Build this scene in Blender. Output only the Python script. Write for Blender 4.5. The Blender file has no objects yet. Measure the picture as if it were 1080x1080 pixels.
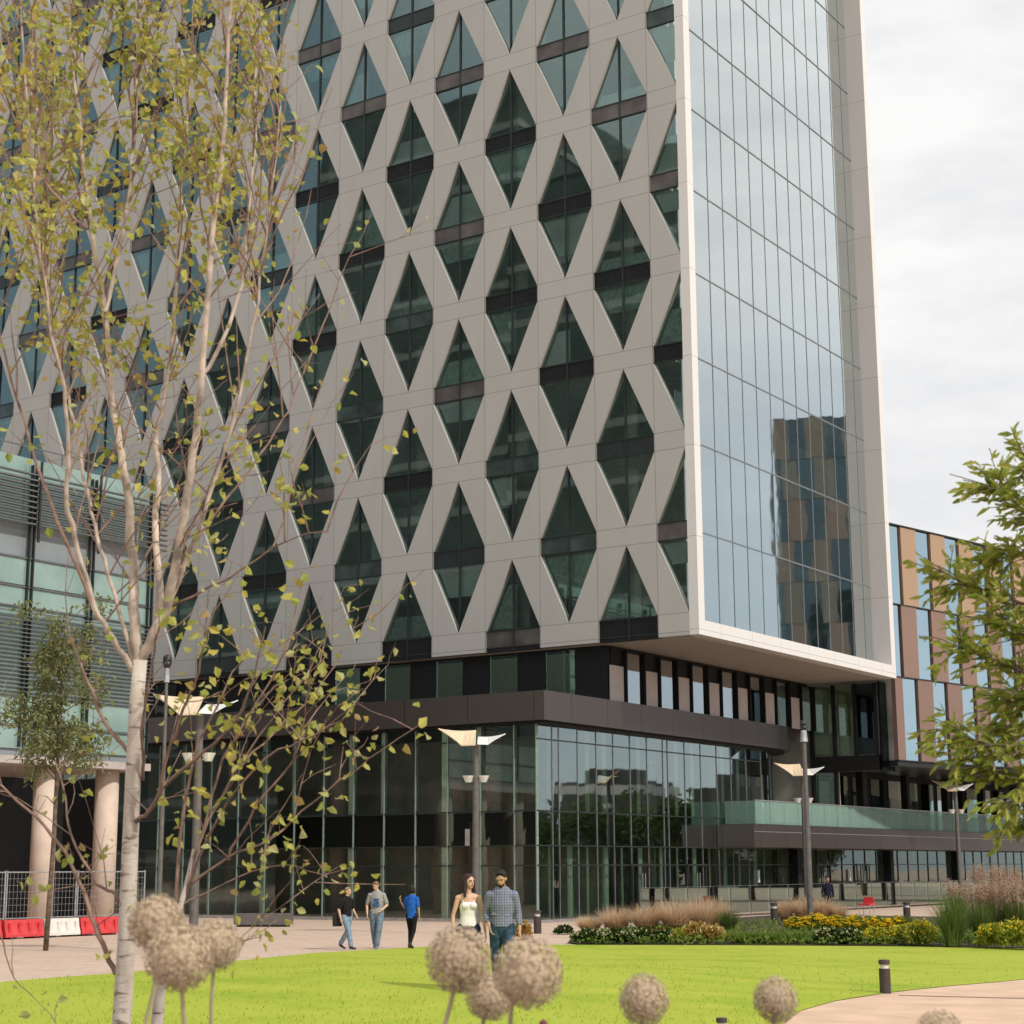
import bpy, bmesh, math, random
from mathutils import Vector, Matrix, noise
from mathutils.geometry import delaunay_2d_cdt
random.seed(7)
R = math.radians
PI = math.pi
sc = bpy.context.scene
col = sc.collection

# ------------------------------------------------------------ camera
FPX, PY = 1844.14, 539.35
YAW, PITCH, ROLL = -.591, .201, -.005
CAM = Vector((34.696, -65.138, 2.15))
fwd = Vector((math.sin(YAW)*math.cos(PITCH), math.cos(YAW)*math.cos(PITCH), math.sin(PITCH)))
rt0 = Vector((math.cos(YAW), -math.sin(YAW), 0)); up0 = rt0.cross(fwd)
rgt = math.cos(ROLL)*rt0 + math.sin(ROLL)*up0
upv = -math.sin(ROLL)*rt0 + math.cos(ROLL)*up0

def ray(px, py): return fwd + rgt*((px-540)/FPX) - upv*((py-PY)/FPX)
def at(px, py, d): return CAM + ray(px, py)*d                 # point seen at px, py, d metres deep
def hit(px, py, ax, v):
    r = ray(px, py); return CAM + r*((v-CAM[ax])/r[ax])
def project(p):
    d = Vector(p)-CAM; z = d.dot(fwd)
    return 540+FPX*d.dot(rgt)/z, PY-FPX*d.dot(upv)/z, z

def H(x, y):                                                  # height of the ground
    h = .42*math.exp(-((x-15.8)**2+(y+40.5)**2)/(2*5.2**2))
    d = math.hypot(x-34.7, y+65.1)
    t = min(1, max(0, (17-d)/5)); t = t*t*(3-2*t)
    return max(h, .5*t)
def G(px, py):                                                # ground point seen at px, py
    z = 0.0
    for _ in range(40):
        p = hit(px, py, 2, z); z = .5*z+.5*H(p.x, p.y)
    return Vector((p.x, p.y, H(p.x, p.y)))

# ------------------------------------------------------------ mesh builder
class MB:
    def __init__(s): s.v = []; s.f = []; s.m = []; s.mi = 0
    def add(s, vs, fs):
        n = len(s.v); s.v += [tuple(v) for v in vs]
        for f in fs: s.f.append([i+n for i in f]); s.m.append(s.mi)
        return s
    def box(s, x0, x1, y0, y1, z0, z1):
        x0, x1 = min(x0, x1), max(x0, x1); y0, y1 = min(y0, y1), max(y0, y1)
        vs = [(x, y, z) for z in (z0, z1) for y in (y0, y1) for x in (x0, x1)]
        return s.add(vs, [(0,2,3,1),(4,5,7,6),(0,1,5,4),(2,6,7,3),(0,4,6,2),(1,3,7,5)])
    def bbox(s, o, ax, ay, x0, x1, y0, y1, z0, z1):           # box in a turned frame
        vs = [o+ax*x+ay*y+Vector((0,0,z)) for z in (z0, z1) for y in (y0, y1) for x in (x0, x1)]
        return s.add(vs, [(0,2,3,1),(4,5,7,6),(0,1,5,4),(2,6,7,3),(0,4,6,2),(1,3,7,5)])
    def tube(s, path, rad, n=8, caps=True):
        path = [Vector(p) for p in path]; rings = []
        if not hasattr(rad, '__len__'): rad = [rad]*len(path)
        ref = None
        for i, p in enumerate(path):
            t = (path[min(i+1, len(path)-1)]-path[max(i-1, 0)]).normalized()
            if ref is None: ref = Vector((0,0,1)) if abs(t.z) < .9 else Vector((1,0,0))
            u = t.cross(ref)
            if u.length < 1e-4: u = t.orthogonal()
            u.normalize(); w = t.cross(u); ref = u.cross(t)
            rings.append([p+(u*math.cos(2*PI*k/n)+w*math.sin(2*PI*k/n))*rad[i] for k in range(n)])
        vs = [q for r_ in rings for q in r_]; fs = []
        for i in range(len(path)-1):
            for k in range(n):
                a, b = i*n+k, i*n+(k+1) % n; fs.append((a, b, b+n, a+n))
        if caps: fs += [tuple(range(n))[::-1], tuple(range(len(vs)-n, len(vs)))]
        return s.add(vs, fs)
    def ball(s, c, r, nu=12, nv=8, M=None):
        c = Vector(c); r = Vector(r) if hasattr(r, '__len__') else Vector((r, r, r)); vs = []; fs = []
        for j in range(nv+1):
            a = PI*j/nv
            for i in range(nu):
                b = 2*PI*i/nu
                q = Vector((r.x*math.sin(a)*math.cos(b), r.y*math.sin(a)*math.sin(b), r.z*math.cos(a)))
                vs.append(c+(M @ q if M else q))
        for j in range(nv):
            for i in range(nu):
                a, b = j*nu+i, j*nu+(i+1) % nu; fs.append((a, a+nu, b+nu, b))
        return s.add(vs, fs)
    def prism(s, pts, z0, z1):
        n = len(pts)
        vs = [(p[0], p[1], z0) for p in pts]+[(p[0], p[1], z1) for p in pts]
        fs = [tuple(range(n))[::-1], tuple(range(n, 2*n))]+[(i, (i+1) % n, (i+1) % n+n, i+n) for i in range(n)]
        return s.add(vs, fs)
    def mesh(s, name, mats, org=(0,0,0), smooth=False):
        me = bpy.data.meshes.new(name); o = Vector(org)
        me.from_pydata([tuple(Vector(v)-o) for v in s.v], [], s.f)
        for m in (mats if isinstance(mats, (list, tuple)) else [mats]): me.materials.append(m)
        me.polygons.foreach_set('material_index', s.m)
        if smooth: me.polygons.foreach_set('use_smooth', [True]*len(me.polygons))
        me.update(); return me

def link(name, me, parent=None):
    o = bpy.data.objects.new(name, me); col.objects.link(o); o.parent = parent; return o
def tag(o, label=None, cat=None, group=None, kind=None):
    if label: o['label'] = label
    if cat: o['category'] = cat
    if group: o['group'] = group
    if kind: o['kind'] = kind
    return o
def thing(name, label, cat, loc=(0,0,0), group=None, rz=0):
    o = bpy.data.objects.new(name, None); col.objects.link(o); o.location = loc; o.rotation_euler.z = rz
    o.empty_display_size = .2
    return tag(o, label, cat, group)
def part(name, mb, mat, parent, org=None, smooth=False, label=None):
    if org is None:
        r_ = parent
        while r_.parent: r_ = r_.parent
        org = r_.location
    o = link(name, mb.mesh(name, mat, org, smooth), parent)
    if label: o['label'] = label
    return o
def solo(name, mb, mat, label, cat, loc, group=None, smooth=False):
    o = link(name, mb.mesh(name, mat, loc, smooth)); o.location = loc
    return tag(o, label, cat, group)
def struct(name, mb, mat, smooth=False):
    return tag(link(name, mb.mesh(name, mat, (0,0,0), smooth)), kind='structure')
def copy_tree(o, parent=None):
    c = o.copy(); col.objects.link(c); c.parent = parent
    for ch in [q for q in o.children]: copy_tree(ch, c)
    return c

# ------------------------------------------------------------ materials
def newmat(name):
    m = bpy.data.materials.new(name); m.use_nodes = True; nt = m.node_tree
    return m, nt, nt.nodes['Principled BSDF']
def mth(nt, op, a, b=None):
    n = nt.nodes.new('ShaderNodeMath'); n.operation = op
    for i, q in enumerate((a, b)):
        if q is None: continue
        if isinstance(q, (int, float)): n.inputs[i].default_value = q
        else: nt.links.new(q, n.inputs[i])
    return n.outputs[0]
def mixc(nt, fac, a, b, mode='MIX'):
    n = nt.nodes.new('ShaderNodeMix'); n.data_type = 'RGBA'; n.blend_type = mode
    if isinstance(fac, (int, float)): n.inputs[0].default_value = fac
    else: nt.links.new(fac, n.inputs[0])
    for i, q in ((6, a), (7, b)):
        if isinstance(q, tuple): n.inputs[i].default_value = (*q[:3], 1)
        else: nt.links.new(q, n.inputs[i])
    return n.outputs[2]
def noise_n(nt, scale, detail=4, vec=None, rough=.55):
    n = nt.nodes.new('ShaderNodeTexNoise'); n.inputs['Scale'].default_value = scale
    n.inputs['Detail'].default_value = detail; n.inputs['Roughness'].default_value = rough
    if vec: nt.links.new(vec, n.inputs['Vector'])
    return n.outputs['Fac']
def ramp(nt, fac, p0, p1):
    n = nt.nodes.new('ShaderNodeMapRange'); n.inputs[1].default_value = p0; n.inputs[2].default_value = p1
    nt.links.new(fac, n.inputs[0]); return n.outputs[0]
def wpos(nt, scale=None):
    g = nt.nodes.new('ShaderNodeNewGeometry').outputs['Position']
    if scale:
        m = nt.nodes.new('ShaderNodeMapping'); m.inputs['Scale'].default_value = scale
        nt.links.new(g, m.inputs['Vector']); return m.outputs[0]
    return g
def bump(nt, b, h, strength=.3, dist=.02):
    n = nt.nodes.new('ShaderNodeBump'); n.inputs['Strength'].default_value = strength
    n.inputs['Distance'].default_value = dist
    nt.links.new(h, n.inputs['Height']); nt.links.new(n.outputs[0], b.inputs['Normal'])

def simple(name, c, rough=.6, metal=0, var=.12, nscale=6, spec=.5, bmp=0, bs=40, stretch=None, trans=0):
    m, nt, b = newmat(name); p = wpos(nt, stretch)
    f = ramp(nt, noise_n(nt, nscale, 5, p), .3, .7)
    c2 = tuple(max(0, q*(1-2*var)) for q in c); c1 = tuple(min(1, q*(1+var)) for q in c)
    nt.links.new(mixc(nt, f, c2, c1), b.inputs['Base Color'])
    b.inputs['Roughness'].default_value = rough; b.inputs['Metallic'].default_value = metal
    b.inputs['Specular IOR Level'].default_value = spec
    if bmp: bump(nt, b, noise_n(nt, bs, 4, p), bmp)
    return m
def panelled(name, c, rough, lines, width=.02, metal=0, var=.06, dark=.3, spec=.4):
    """cladding with thin dark joints: lines = [(axis, period, offset)]"""
    m, nt, b = newmat(name); p = wpos(nt)
    sp = nt.nodes.new('ShaderNodeSeparateXYZ'); nt.links.new(p, sp.inputs[0]); tot = None; cell = None
    for ax, per, off in lines:
        q = mth(nt, 'DIVIDE', mth(nt, 'ADD', sp.outputs[ax], off+1000*per), per)
        l = mth(nt, 'LESS_THAN', mth(nt, 'FRACT', q), width/per)
        tot = l if tot is None else mth(nt, 'MAXIMUM', tot, l)
        fl = mth(nt, 'MULTIPLY', mth(nt, 'FLOOR', q), 1.37+ax)
        cell = fl if cell is None else mth(nt, 'ADD', cell, fl)
    wn = nt.nodes.new('ShaderNodeTexWhiteNoise'); wn.noise_dimensions = '1D'; nt.links.new(cell, wn.inputs['W'])
    f = mth(nt, 'ADD', mth(nt, 'MULTIPLY', noise_n(nt, 1.2, 5, wpos(nt, (1, 1, .25))), .6), mth(nt, 'MULTIPLY', wn.outputs[0], .2))
    base = mixc(nt, f, tuple(q*(1-var*1.6) for q in c), tuple(min(1, q*(1+var)) for q in c))
    nt.links.new(mixc(nt, tot, base, tuple(q*dark for q in c)), b.inputs['Base Color'])
    b.inputs['Roughness'].default_value = rough; b.inputs['Metallic'].default_value = metal
    b.inputs['Specular IOR Level'].default_value = spec
    return m
def glass(name, tint, gl, a, k, rough=.02, wav=.0, wscale=.6):
    m = bpy.data.materials.new(name); m.use_nodes = True; nt = m.node_tree
    nt.nodes.remove(nt.nodes['Principled BSDF']); out = nt.nodes['Material Output']
    t = nt.nodes.new('ShaderNodeBsdfTransparent'); t.inputs[0].default_value = (*tint, 1)
    g = nt.nodes.new('ShaderNodeBsdfGlossy'); g.inputs['Color'].default_value = (*gl, 1); g.inputs['Roughness'].default_value = rough
    fr = nt.nodes.new('ShaderNodeFresnel'); fr.inputs[0].default_value = 1.52
    fac = mth(nt, 'MINIMUM', mth(nt, 'ADD', mth(nt, 'MULTIPLY', fr.outputs[0], k), a), 1)
    if wav:
        bp = nt.nodes.new('ShaderNodeBump'); bp.inputs['Strength'].default_value = 1; bp.inputs['Distance'].default_value = wav
        nt.links.new(noise_n(nt, wscale, 2, wpos(nt)), bp.inputs['Height']); nt.links.new(bp.outputs[0], g.inputs['Normal'])
    mx = nt.nodes.new('ShaderNodeMixShader'); nt.links.new(fac, mx.inputs[0])
    nt.links.new(t.outputs[0], mx.inputs[1]); nt.links.new(g.outputs[0], mx.inputs[2]); nt.links.new(mx.outputs[0], out.inputs[0])
    return m
def leafmat(name, cols, rough=.55, scale=9, trans=.35):
    m, nt, b = newmat(name)
    n = nt.nodes.new('ShaderNodeNewGeometry'); r = nt.nodes.new('ShaderNodeValToRGB')
    nt.links.new(n.outputs['Random Per Island'], r.inputs[0]); e = r.color_ramp.elements
    for i, c in enumerate(cols):
        q = e[i] if i < 2 else e.new(1)
        q.color = (*c, 1)
    for i, q in enumerate(sorted(range(len(cols)))): e[i].position = i/(len(cols)-1)
    # re-apply colours in order
    for i, c in enumerate(cols): e[i].color = (*c, 1)
    nt.links.new(r.outputs[0], b.inputs['Base Color']); b.inputs['Roughness'].default_value = rough
    b.inputs['Specular IOR Level'].default_value = .3
    tr = nt.nodes.new('ShaderNodeBsdfTranslucent'); nt.links.new(r.outputs[0], tr.inputs[0])
    mx = nt.nodes.new('ShaderNodeMixShader'); mx.inputs[0].default_value = trans
    nt.links.new(b.outputs[0], mx.inputs[1]); nt.links.new(tr.outputs[0], mx.inputs[2])
    nt.links.new(mx.outputs[0], nt.nodes['Material Output'].inputs[0])
    return m

M = {}
# tower cladding: joints at the diamond tips and at the waist edges
M['lattice'] = panelled('lattice_panel', (.455, .45, .43), .5, [(2, 4.0, -12.34+.41), (2, 4.0, -12.34-.39), (0, 3.01, 1.505)], .024, var=.085, dark=.42)
M['frame_white'] = panelled('white_frame_panel', (.72, .71, .70), .45, [(2, 4.0, -12.0), (1, 3.0, -2.02)], .022, var=.04, dark=.5)
M['soffit'] = panelled('soffit_panel', (.42, .38, .35), .6, [(0, 1.5, .31), (1, 1.5, .32)], .015)
M['fascia'] = panelled('bronze_fascia', (.15, .128, .12), .36, [(0, 3.3, .9), (1, 2.95, .6)], .03, metal=.85, var=.06)
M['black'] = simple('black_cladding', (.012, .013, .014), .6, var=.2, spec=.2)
M['dark'] = simple('dark_metal', (.03, .032, .033), .4, .3)
M['taupe'] = simple('pale_cladding', (.46, .41, .39), .5, var=.05, nscale=2)
M['mull'] = simple('mullion_metal', (.035, .045, .045), .35, .4); M['mull_g'] = simple('pale_green_mullion', (.22, .30, .26), .35)
M['mull_r'] = simple('mullion_grey', (.24, .27, .28), .35, .4)
M['alu'] = simple('aluminium', (.5, .5, .5), .35, .7)
M['steel'] = simple('galvanised_steel', (.42, .43, .44), .45, .6)
M['lampsteel'] = simple('grey_post_paint', (.16, .15, .14), .45, .4)
M['gl_diamond'] = glass('diamond_glass', (.76, .88, .83), (.68, .90, .87), .11, 2.3, wav=.003, wscale=.35)
M['gl_tower'] = glass('tower_glass', (.70, .86, .80), (.91, .97, .965), .41, 2.5, wav=.002, wscale=.5)
M['gl_pod'] = glass('podium_glass', (.82, .94, .86), (.86, .95, .92), .20, 2.6, wav=.0015, wscale=.5)
M['gl_dim'] = glass('shaded_glass', (.72, .84, .76), (.78, .88, .84), .07, 1.3)
M['gl_podf'] = glass('podium_front_glass', (.86, .93, .87), (.74, .88, .83), .05, 1.6, wav=.002)
M['gl_terra'] = glass('block_glass', (.3, .4, .42), (.40, .54, .62), .10, .95, wav=.002)
M['gl_rail'] = glass('rail_glass', (.66, .80, .75), (.74, .92, .86), .20, 1.6)
m = bpy.data.materials.new('pale_rail_glass'); m.use_nodes = True; nt = m.node_tree; b = nt.nodes['Principled BSDF']; b.inputs['Base Color'].default_value = (.50, .70, .64, 1); b.inputs['Roughness'].default_value = .15
tr = nt.nodes.new('ShaderNodeBsdfTransparent'); tr.inputs[0].default_value = (.72, .88, .82, 1); mx = nt.nodes.new('ShaderNodeMixShader'); mx.inputs[0].default_value = .30
nt.links.new(tr.outputs[0], mx.inputs[1]); nt.links.new(b.outputs[0], mx.inputs[2]); nt.links.new(mx.outputs[0], nt.nodes['Material Output'].inputs[0]); M['gl_terrace'] = m
M['gl_mint'] = simple('mint_glass', (.24, .36, .335), .12, var=.12, nscale=.7, spec=.9)
M['slab'] = simple('interior_slab', (.42, .43, .41), .8, nscale=2)
M['ceil'] = simple('interior_ceiling', (.62, .62, .58), .8, nscale=2)
M['blind'] = simple('interior_blind', (.52, .60, .60), .8, var=.1, nscale=.8)
M['blind2'] = simple('grey_green_blind', (.34, .46, .42), .8, var=.2)
M['core'] = simple('interior_wall', (.42, .42, .37), .8, var=.25, nscale=.5)
M['fin'] = simple('green_glass_fin', (.72, .86, .72), .35, var=.08)
M['intcol'] = simple('interior_column', (.48, .38, .33), .7)
M['spandrel'] = simple('window_spandrel', (.13, .118, .11), .4, .3, var=.25, nscale=.8)
M['spandrel2'] = simple('green_spandrel', (.06, .09, .085), .2, .2, var=.3, nscale=.8)
M['concrete'] = simple('concrete', (.45, .43, .40), .8, bmp=.2)
M['column'] = simple('column_render', (.62, .50, .42), .75, var=.06, nscale=2)
M['pvc_red'] = simple('red_plastic', (.62, .05, .055), .45, var=.1)
M['pvc_white'] = simple('white_plastic', (.72, .69, .65), .45, var=.06)
M['brown_soil'] = simple('soil', (.07, .05, .035), .95, bmp=.6, bs=15)
M['bollard'] = simple('bollard_paint', (.055, .04, .035), .5)
M['lampglass'] = simple('opal_lamp', (.75, .75, .72), .3)
M['wing_tan'] = simple('lamp_wing_tan', (.70, .55, .38), .5, var=.04)
M['wing_white'] = simple('lamp_wing_white', (.8, .8, .78), .45, var=.04)

# ------------------------------------------------------------ world and sun
SUN_EL, SUN_AZ = R(40), math.atan2(.965, -.17)                  # azimuth measured from +Y towards +X
sunv = Vector((math.sin(SUN_AZ)*math.cos(SUN_EL), math.cos(SUN_AZ)*math.cos(SUN_EL), math.sin(SUN_EL)))
w = bpy.data.worlds.new('World'); sc.world = w; w.use_nodes = True; nt = w.node_tree
bg = nt.nodes['Background']; bg.inputs[1].default_value = .1
sky = nt.nodes.new('ShaderNodeTexSky'); sky.sky_type = 'NISHITA'; sky.sun_disc = False
sky.sun_elevation = SUN_EL; sky.sun_rotation = SUN_AZ
tc = nt.nodes.new('ShaderNodeTexCoord')
mp = nt.nodes.new('ShaderNodeMapping'); mp.inputs['Scale'].default_value = (1, 1, 3.2)
nt.links.new(tc.outputs['Generated'], mp.inputs['Vector'])
n1 = noise_n(nt, 2.3, 7, mp.outputs[0], .55); n2 = noise_n(nt, 5, 6, mp.outputs[0], .6)
cl = mixc(nt, ramp(nt, n2, .34, .62), (7.3, 7.4, 7.6), (9.1, 9.05, 9.0))
# a break in the cloud low in the east
dt = nt.nodes.new('ShaderNodeVectorMath'); dt.operation = 'DOT_PRODUCT'
nt.links.new(tc.outputs['Generated'], dt.inputs[0]); q = Vector((.44, .88, .13)).normalized(); dt.inputs[1].default_value = q
br = ramp(nt, dt.outputs['Value'], .962, .985)
sp = nt.nodes.new('ShaderNodeSeparateXYZ'); nt.links.new(tc.outputs['Generated'], sp.inputs[0])
lo = ramp(nt, sp.outputs[2], .38, .17)
br = mth(nt, 'MULTIPLY', mth(nt, 'MULTIPLY', br, lo), .70)
br = mth(nt, 'MAXIMUM', br, mth(nt, 'MULTIPLY', ramp(nt, n1, .60, .75), .45))
skyb = mixc(nt, .8, sky.outputs[0], (4.7, 5.7, 6.5))
dt2 = nt.nodes.new('ShaderNodeVectorMath'); dt2.operation = 'DOT_PRODUCT'; nt.links.new(tc.outputs['Generated'], dt2.inputs[0]); dt2.inputs[1].default_value = Vector((-.76, -.58, .32)).normalized()
br = mth(nt, 'MAXIMUM', br, ramp(nt, dt2.outputs['Value'], .95, .975))
nt.links.new(mixc(nt, br, cl, skyb), bg.inputs[0])
sl = bpy.data.lights.new('sun', 'SUN'); sl.energy = 2.6; sl.angle = R(3); sl.color = (1, .93, .82)
so = bpy.data.objects.new('sun', sl); col.objects.link(so); so.rotation_euler = (-sunv).to_track_quat('-Z', 'Y').to_euler(); so.location = (40, -40, 80)
so['kind'] = 'structure'

cd = bpy.data.cameras.new('camera'); co = bpy.data.objects.new('camera', cd); col.objects.link(co); sc.camera = co
cd.sensor_width = 36; cd.lens = FPX/1080*36; cd.clip_end = 3000; cd.clip_start = .1
mat = Matrix((rgt, upv, -fwd)).transposed().to_4x4(); mat.translation = CAM; co.matrix_world = mat
cd.dof.use_dof = True; cd.dof.focus_distance = 40; cd.dof.aperture_fstop = 7
sc.view_settings.view_transform = 'Standard'; sc.view_settings.look = 'None'; sc.view_settings.exposure = .1; sc.view_settings.gamma = 1
sc.render.engine = 'CYCLES'; sc.cycles.max_bounces = 8; sc.cycles.transparent_max_bounces = 24
sc.cycles.caustics_reflective = False; sc.cycles.caustics_refractive = False

# ------------------------------------------------------------ ground
def sheet(name, poly, mat, off, step=1.0, fade=True):
    """a sheet on the terrain, filled inside the polygon"""
    pts = []; n = len(poly)
    for i in range(n):
        a, b = Vector(poly[i][:2]), Vector(poly[(i+1) % n][:2]); k = max(1, int((b-a).length/step))
        for j in range(k): pts.append(a.lerp(b, j/k))
    nb = len(pts); edges = [(i, (i+1) % nb) for i in range(nb)]
    xs = [p.x for p in pts]; ys = [p.y for p in pts]
    y = min(ys)
    while y < max(ys):
        x = min(xs)
        while x < max(xs):
            pts.append(Vector((x+.013, y+.017))); x += step
        y += step
    v, e, f, *_ = delaunay_2d_cdt(pts, edges, [], 1, 1e-4)
    mb = MB(); mb.add([(p.x, p.y, H(p.x, p.y)+off) for p in v], [tuple(q) for q in f])
    return struct(name, mb, mat, True)

m, nt, b = newmat('plaza_paving'); p = wpos(nt)
sp = nt.nodes.new('ShaderNodeSeparateXYZ'); nt.links.new(p, sp.inputs[0])
brk = nt.nodes.new('ShaderNodeTexBrick'); nt.links.new(p, brk.inputs['Vector']); brk.inputs['Scale'].default_value = 1.1
brk.inputs['Color1'].default_value = (.56, .41, .32, 1); brk.inputs['Color2'].default_value = (.66, .50, .395, 1); brk.inputs['Mortar'].default_value = (.40, .31, .26, 1)
brk.inputs['Mortar Size'].default_value = .012
c = mixc(nt, ramp(nt, noise_n(nt, .35, 5, p), .35, .7), brk.outputs[0], (.63, .475, .38)); c = mixc(nt, .35, c, brk.outputs[0]); jl = None
for ax_ in (0, 1):
    l_ = mth(nt, 'LESS_THAN', mth(nt, 'FRACT', mth(nt, 'DIVIDE', mth(nt, 'ADD', sp.outputs[ax_], 2400.3), 2.4)), .035); jl = l_ if jl is None else mth(nt, 'MAXIMUM', jl, l_)
st_ = ramp(nt, noise_n(nt, 1.7, 6, p, .7), .62, .78)
c = mixc(nt, mth(nt, 'MULTIPLY', st_, .35), c, (.36, .28, .22))
nt.links.new(mixc(nt, mth(nt, 'MULTIPLY', jl, .4), c, (.34, .26, .21)), b.inputs['Base Color'])
b.inputs['Roughness'].default_value = .75; M['paving'] = m
M['path'] = simple('path_gravel', (.66, .46, .325), .85, var=.09, nscale=1.2, bmp=.15, bs=60)

mb = MB(); xs = [-900, -400, -150]+[-60+2*i for i in range(60)]+[62+40*i for i in range(4)]+[400, 900]
ys = [-900, -400, -150]+[-84+2*i for i in range(48)]+[40, 80, 150, 400, 900]
mb.add([(x, y, H(x, y)) for y in ys for x in xs], [(j*len(xs)+i, j*len(xs)+i+1, (j+1)*len(xs)+i+1, (j+1)*len(xs)+i) for j in range(len(ys)-1) for i in range(len(xs)-1)])
struct('ground', mb, M['paving'], True)

m, nt, b = newmat('lawn_grass'); p = wpos(nt)
c = mixc(nt, ramp(nt, noise_n(nt, .55, 6, wpos(nt, (1, 1.6, 1)), .6), .32, .68), (.265, .375, .036), (.465, .495, .075))
c = mixc(nt, ramp(nt, noise_n(nt, .16, 4, wpos(nt, (1, 1.7, 1))), .4, .62), c, (.40, .465, .065))
c = mixc(nt, ramp(nt, noise_n(nt, 22, 4, p), .3, .7), mixc(nt, .12, c, (.14, .24, .015)), c)
nt.links.new(c, b.inputs['Base Color']); b.inputs['Roughness'].default_value = .9; b.inputs['Specular IOR Level'].default_value = .1
bump(nt, b, noise_n(nt, 60, 4, p), .45, .04); M['lawn'] = m

far = [(-200, 1062), (0, 1036), (130, 1026), (230, 1015), (330, 1005), (440, 999), (520, 996), (610, 996.5), (800, 997), (950, 998), (1080, 1000), (1250, 1004)]
near = [(1250, 1022), (1080, 1033), (1000, 1040), (933, 1047.5), (880, 1056), (845, 1066), (822, 1082)]
fp = [G(*q) for q in far]; npz = [G(*q) for q in near]
LAWN = [v.to_2d() for v in fp]+[v.to_2d() for v in npz]+[Vector((25.2, -47.5)), Vector((24, -52)), Vector((12, -57)), Vector((0, -55))]
sheet('lawn', LAWN, M['lawn'], .016, .9)
PATH = [v.to_2d() for v in npz[::-1]]+[Vector((60, -28)), Vector((60, -50)), Vector((30, -50.5)), Vector((25.4, -47.5))]
sheet('footpath', PATH, M['path'], .008, 1.2)
BED = [v.to_2d() for v in [G(598, 994), G(610, 996.2), G(800, 996.6), G(950, 997.5), G(1080, 999.5), G(1250, 1003.5), G(1250, 972), G(1080, 968), G(950, 966), G(830, 964), G(740, 970), G(640, 980)]]
a_, b_ = G(948, 1049.5), G(1090, 1053)
sheet('path_joint', [a_.to_2d(), b_.to_2d(), b_.to_2d()+Vector((.03, -.10)), a_.to_2d()+Vector((.03, -.10))], simple('path_joint_dark', (.22, .16, .13), .8), .013, 1.5)  # thin dark strip laid on the path as a joint line
sheet('planting_bed_soil', BED, M['brown_soil'], .022, 1.2)
mb = MB(); NB = []
for i in range(24):
    a = 2*PI*i/24; NB.append(Vector((31.5+6.5*math.cos(a), -58.5+5.2*math.sin(a))))
sheet('foreground_bed_soil', NB, M['brown_soil'], .03, .8)

# short grass blades standing on the lawn
M['blade'] = leafmat('grass_blade', [(.28, .38, .035), (.38, .44, .05), (.46, .48, .07)], .8, trans=.6)
def inpoly(x, y, P):
    ins = False; j = len(P)-1
    for i in range(len(P)):
        if (P[i].y > y) != (P[j].y > y) and x < (P[j].x-P[i].x)*(y-P[i].y)/(P[j].y-P[i].y)+P[i].x: ins = not ins
        j = i
    return ins
mb = MB(); n = 0
while n < 5000:
    px = random.uniform(-20, 1100); t = random.random()**1.6; py = 1090-t*94
    q = hit(px, py, 2, .1)
    if not inpoly(q.x, q.y, LAWN): n += .2; continue
    g = H(q.x, q.y)+.03; a = random.uniform(0, 2*PI); h = random.uniform(.02, .045); wd = random.uniform(.006, .012)
    u = Vector((math.cos(a), math.sin(a), 0))*wd; l = Vector((random.gauss(0, .012), random.gauss(0, .012), h))
    b0 = Vector((q.x, q.y, g)); mb.add([b0-u, b0+u, b0+l], [(0, 1, 2)]); n += 1
tag(link('grass', mb.mesh('grass', M['blade'])), 'short sunlit grass blades covering the lawn', 'grass', kind='stuff')

# ------------------------------------------------------------ the tower
W_, Z0 = 3.01, 12.34
NC, NR = 16, 11
HX = [(0, 3.6), (1.49, .4), (1.49, -.4), (0, -3.6), (-1.49, -.4), (-1.49, .4)]
ZB, ZT = 11.78, Z0+4*NR+.45
TW = thing('diamond_tower', 'tall office tower with pale diamond lattice front and framed glass side, over the dark podium', 'building', (0, 0, 0))
mb = MB(); TH = .35
def clipx(poly, k, keep_less):
    out = []
    for i in range(len(poly)):
        a, b_ = poly[i], poly[(i+1) % len(poly)]
        ia = (a[0] <= k) if keep_less else (a[0] >= k); ib = (b_[0] <= k) if keep_less else (b_[0] >= k)
        if ia: out.append(a)
        if ia != ib:
            t = (k-a[0])/(b_[0]-a[0]); out.append((k, a[1]+t*(b_[1]-a[1])))
    return out
def clipz(poly, k, less):
    r_ = clipx([(b_, a) for a, b_ in poly], k, less); return [(b_, a) for a, b_ in r_]
XL = -W_*NC-.5
def addpoly(mb, poly, y0, y1, less=0.0, zl=ZB, zh=ZT, sides=True):
    poly = clipx(poly, less, True); poly = clipx(poly, XL, False) if poly else poly
    poly = clipz(poly, zh, True) if poly else poly; poly = clipz(poly, zl, False) if poly else poly
    if len(poly) < 3: return
    n = len(poly)
    ar = sum(poly[i][0]*poly[(i+1) % n][1]-poly[(i+1) % n][0]*poly[i][1] for i in range(n))
    if abs(ar) < 1e-3: return
    if ar < 0: poly = poly[::-1]
    vs = [(x, y0, z) for x, z in poly]; fs = [tuple(range(n))]
    if sides:
        vs += [(x, y1, z) for x, z in poly]
        fs += [(i, i+n, (i+1) % n+n, (i+1) % n) for i in range(n)]
    mb.add(vs, fs)
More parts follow.
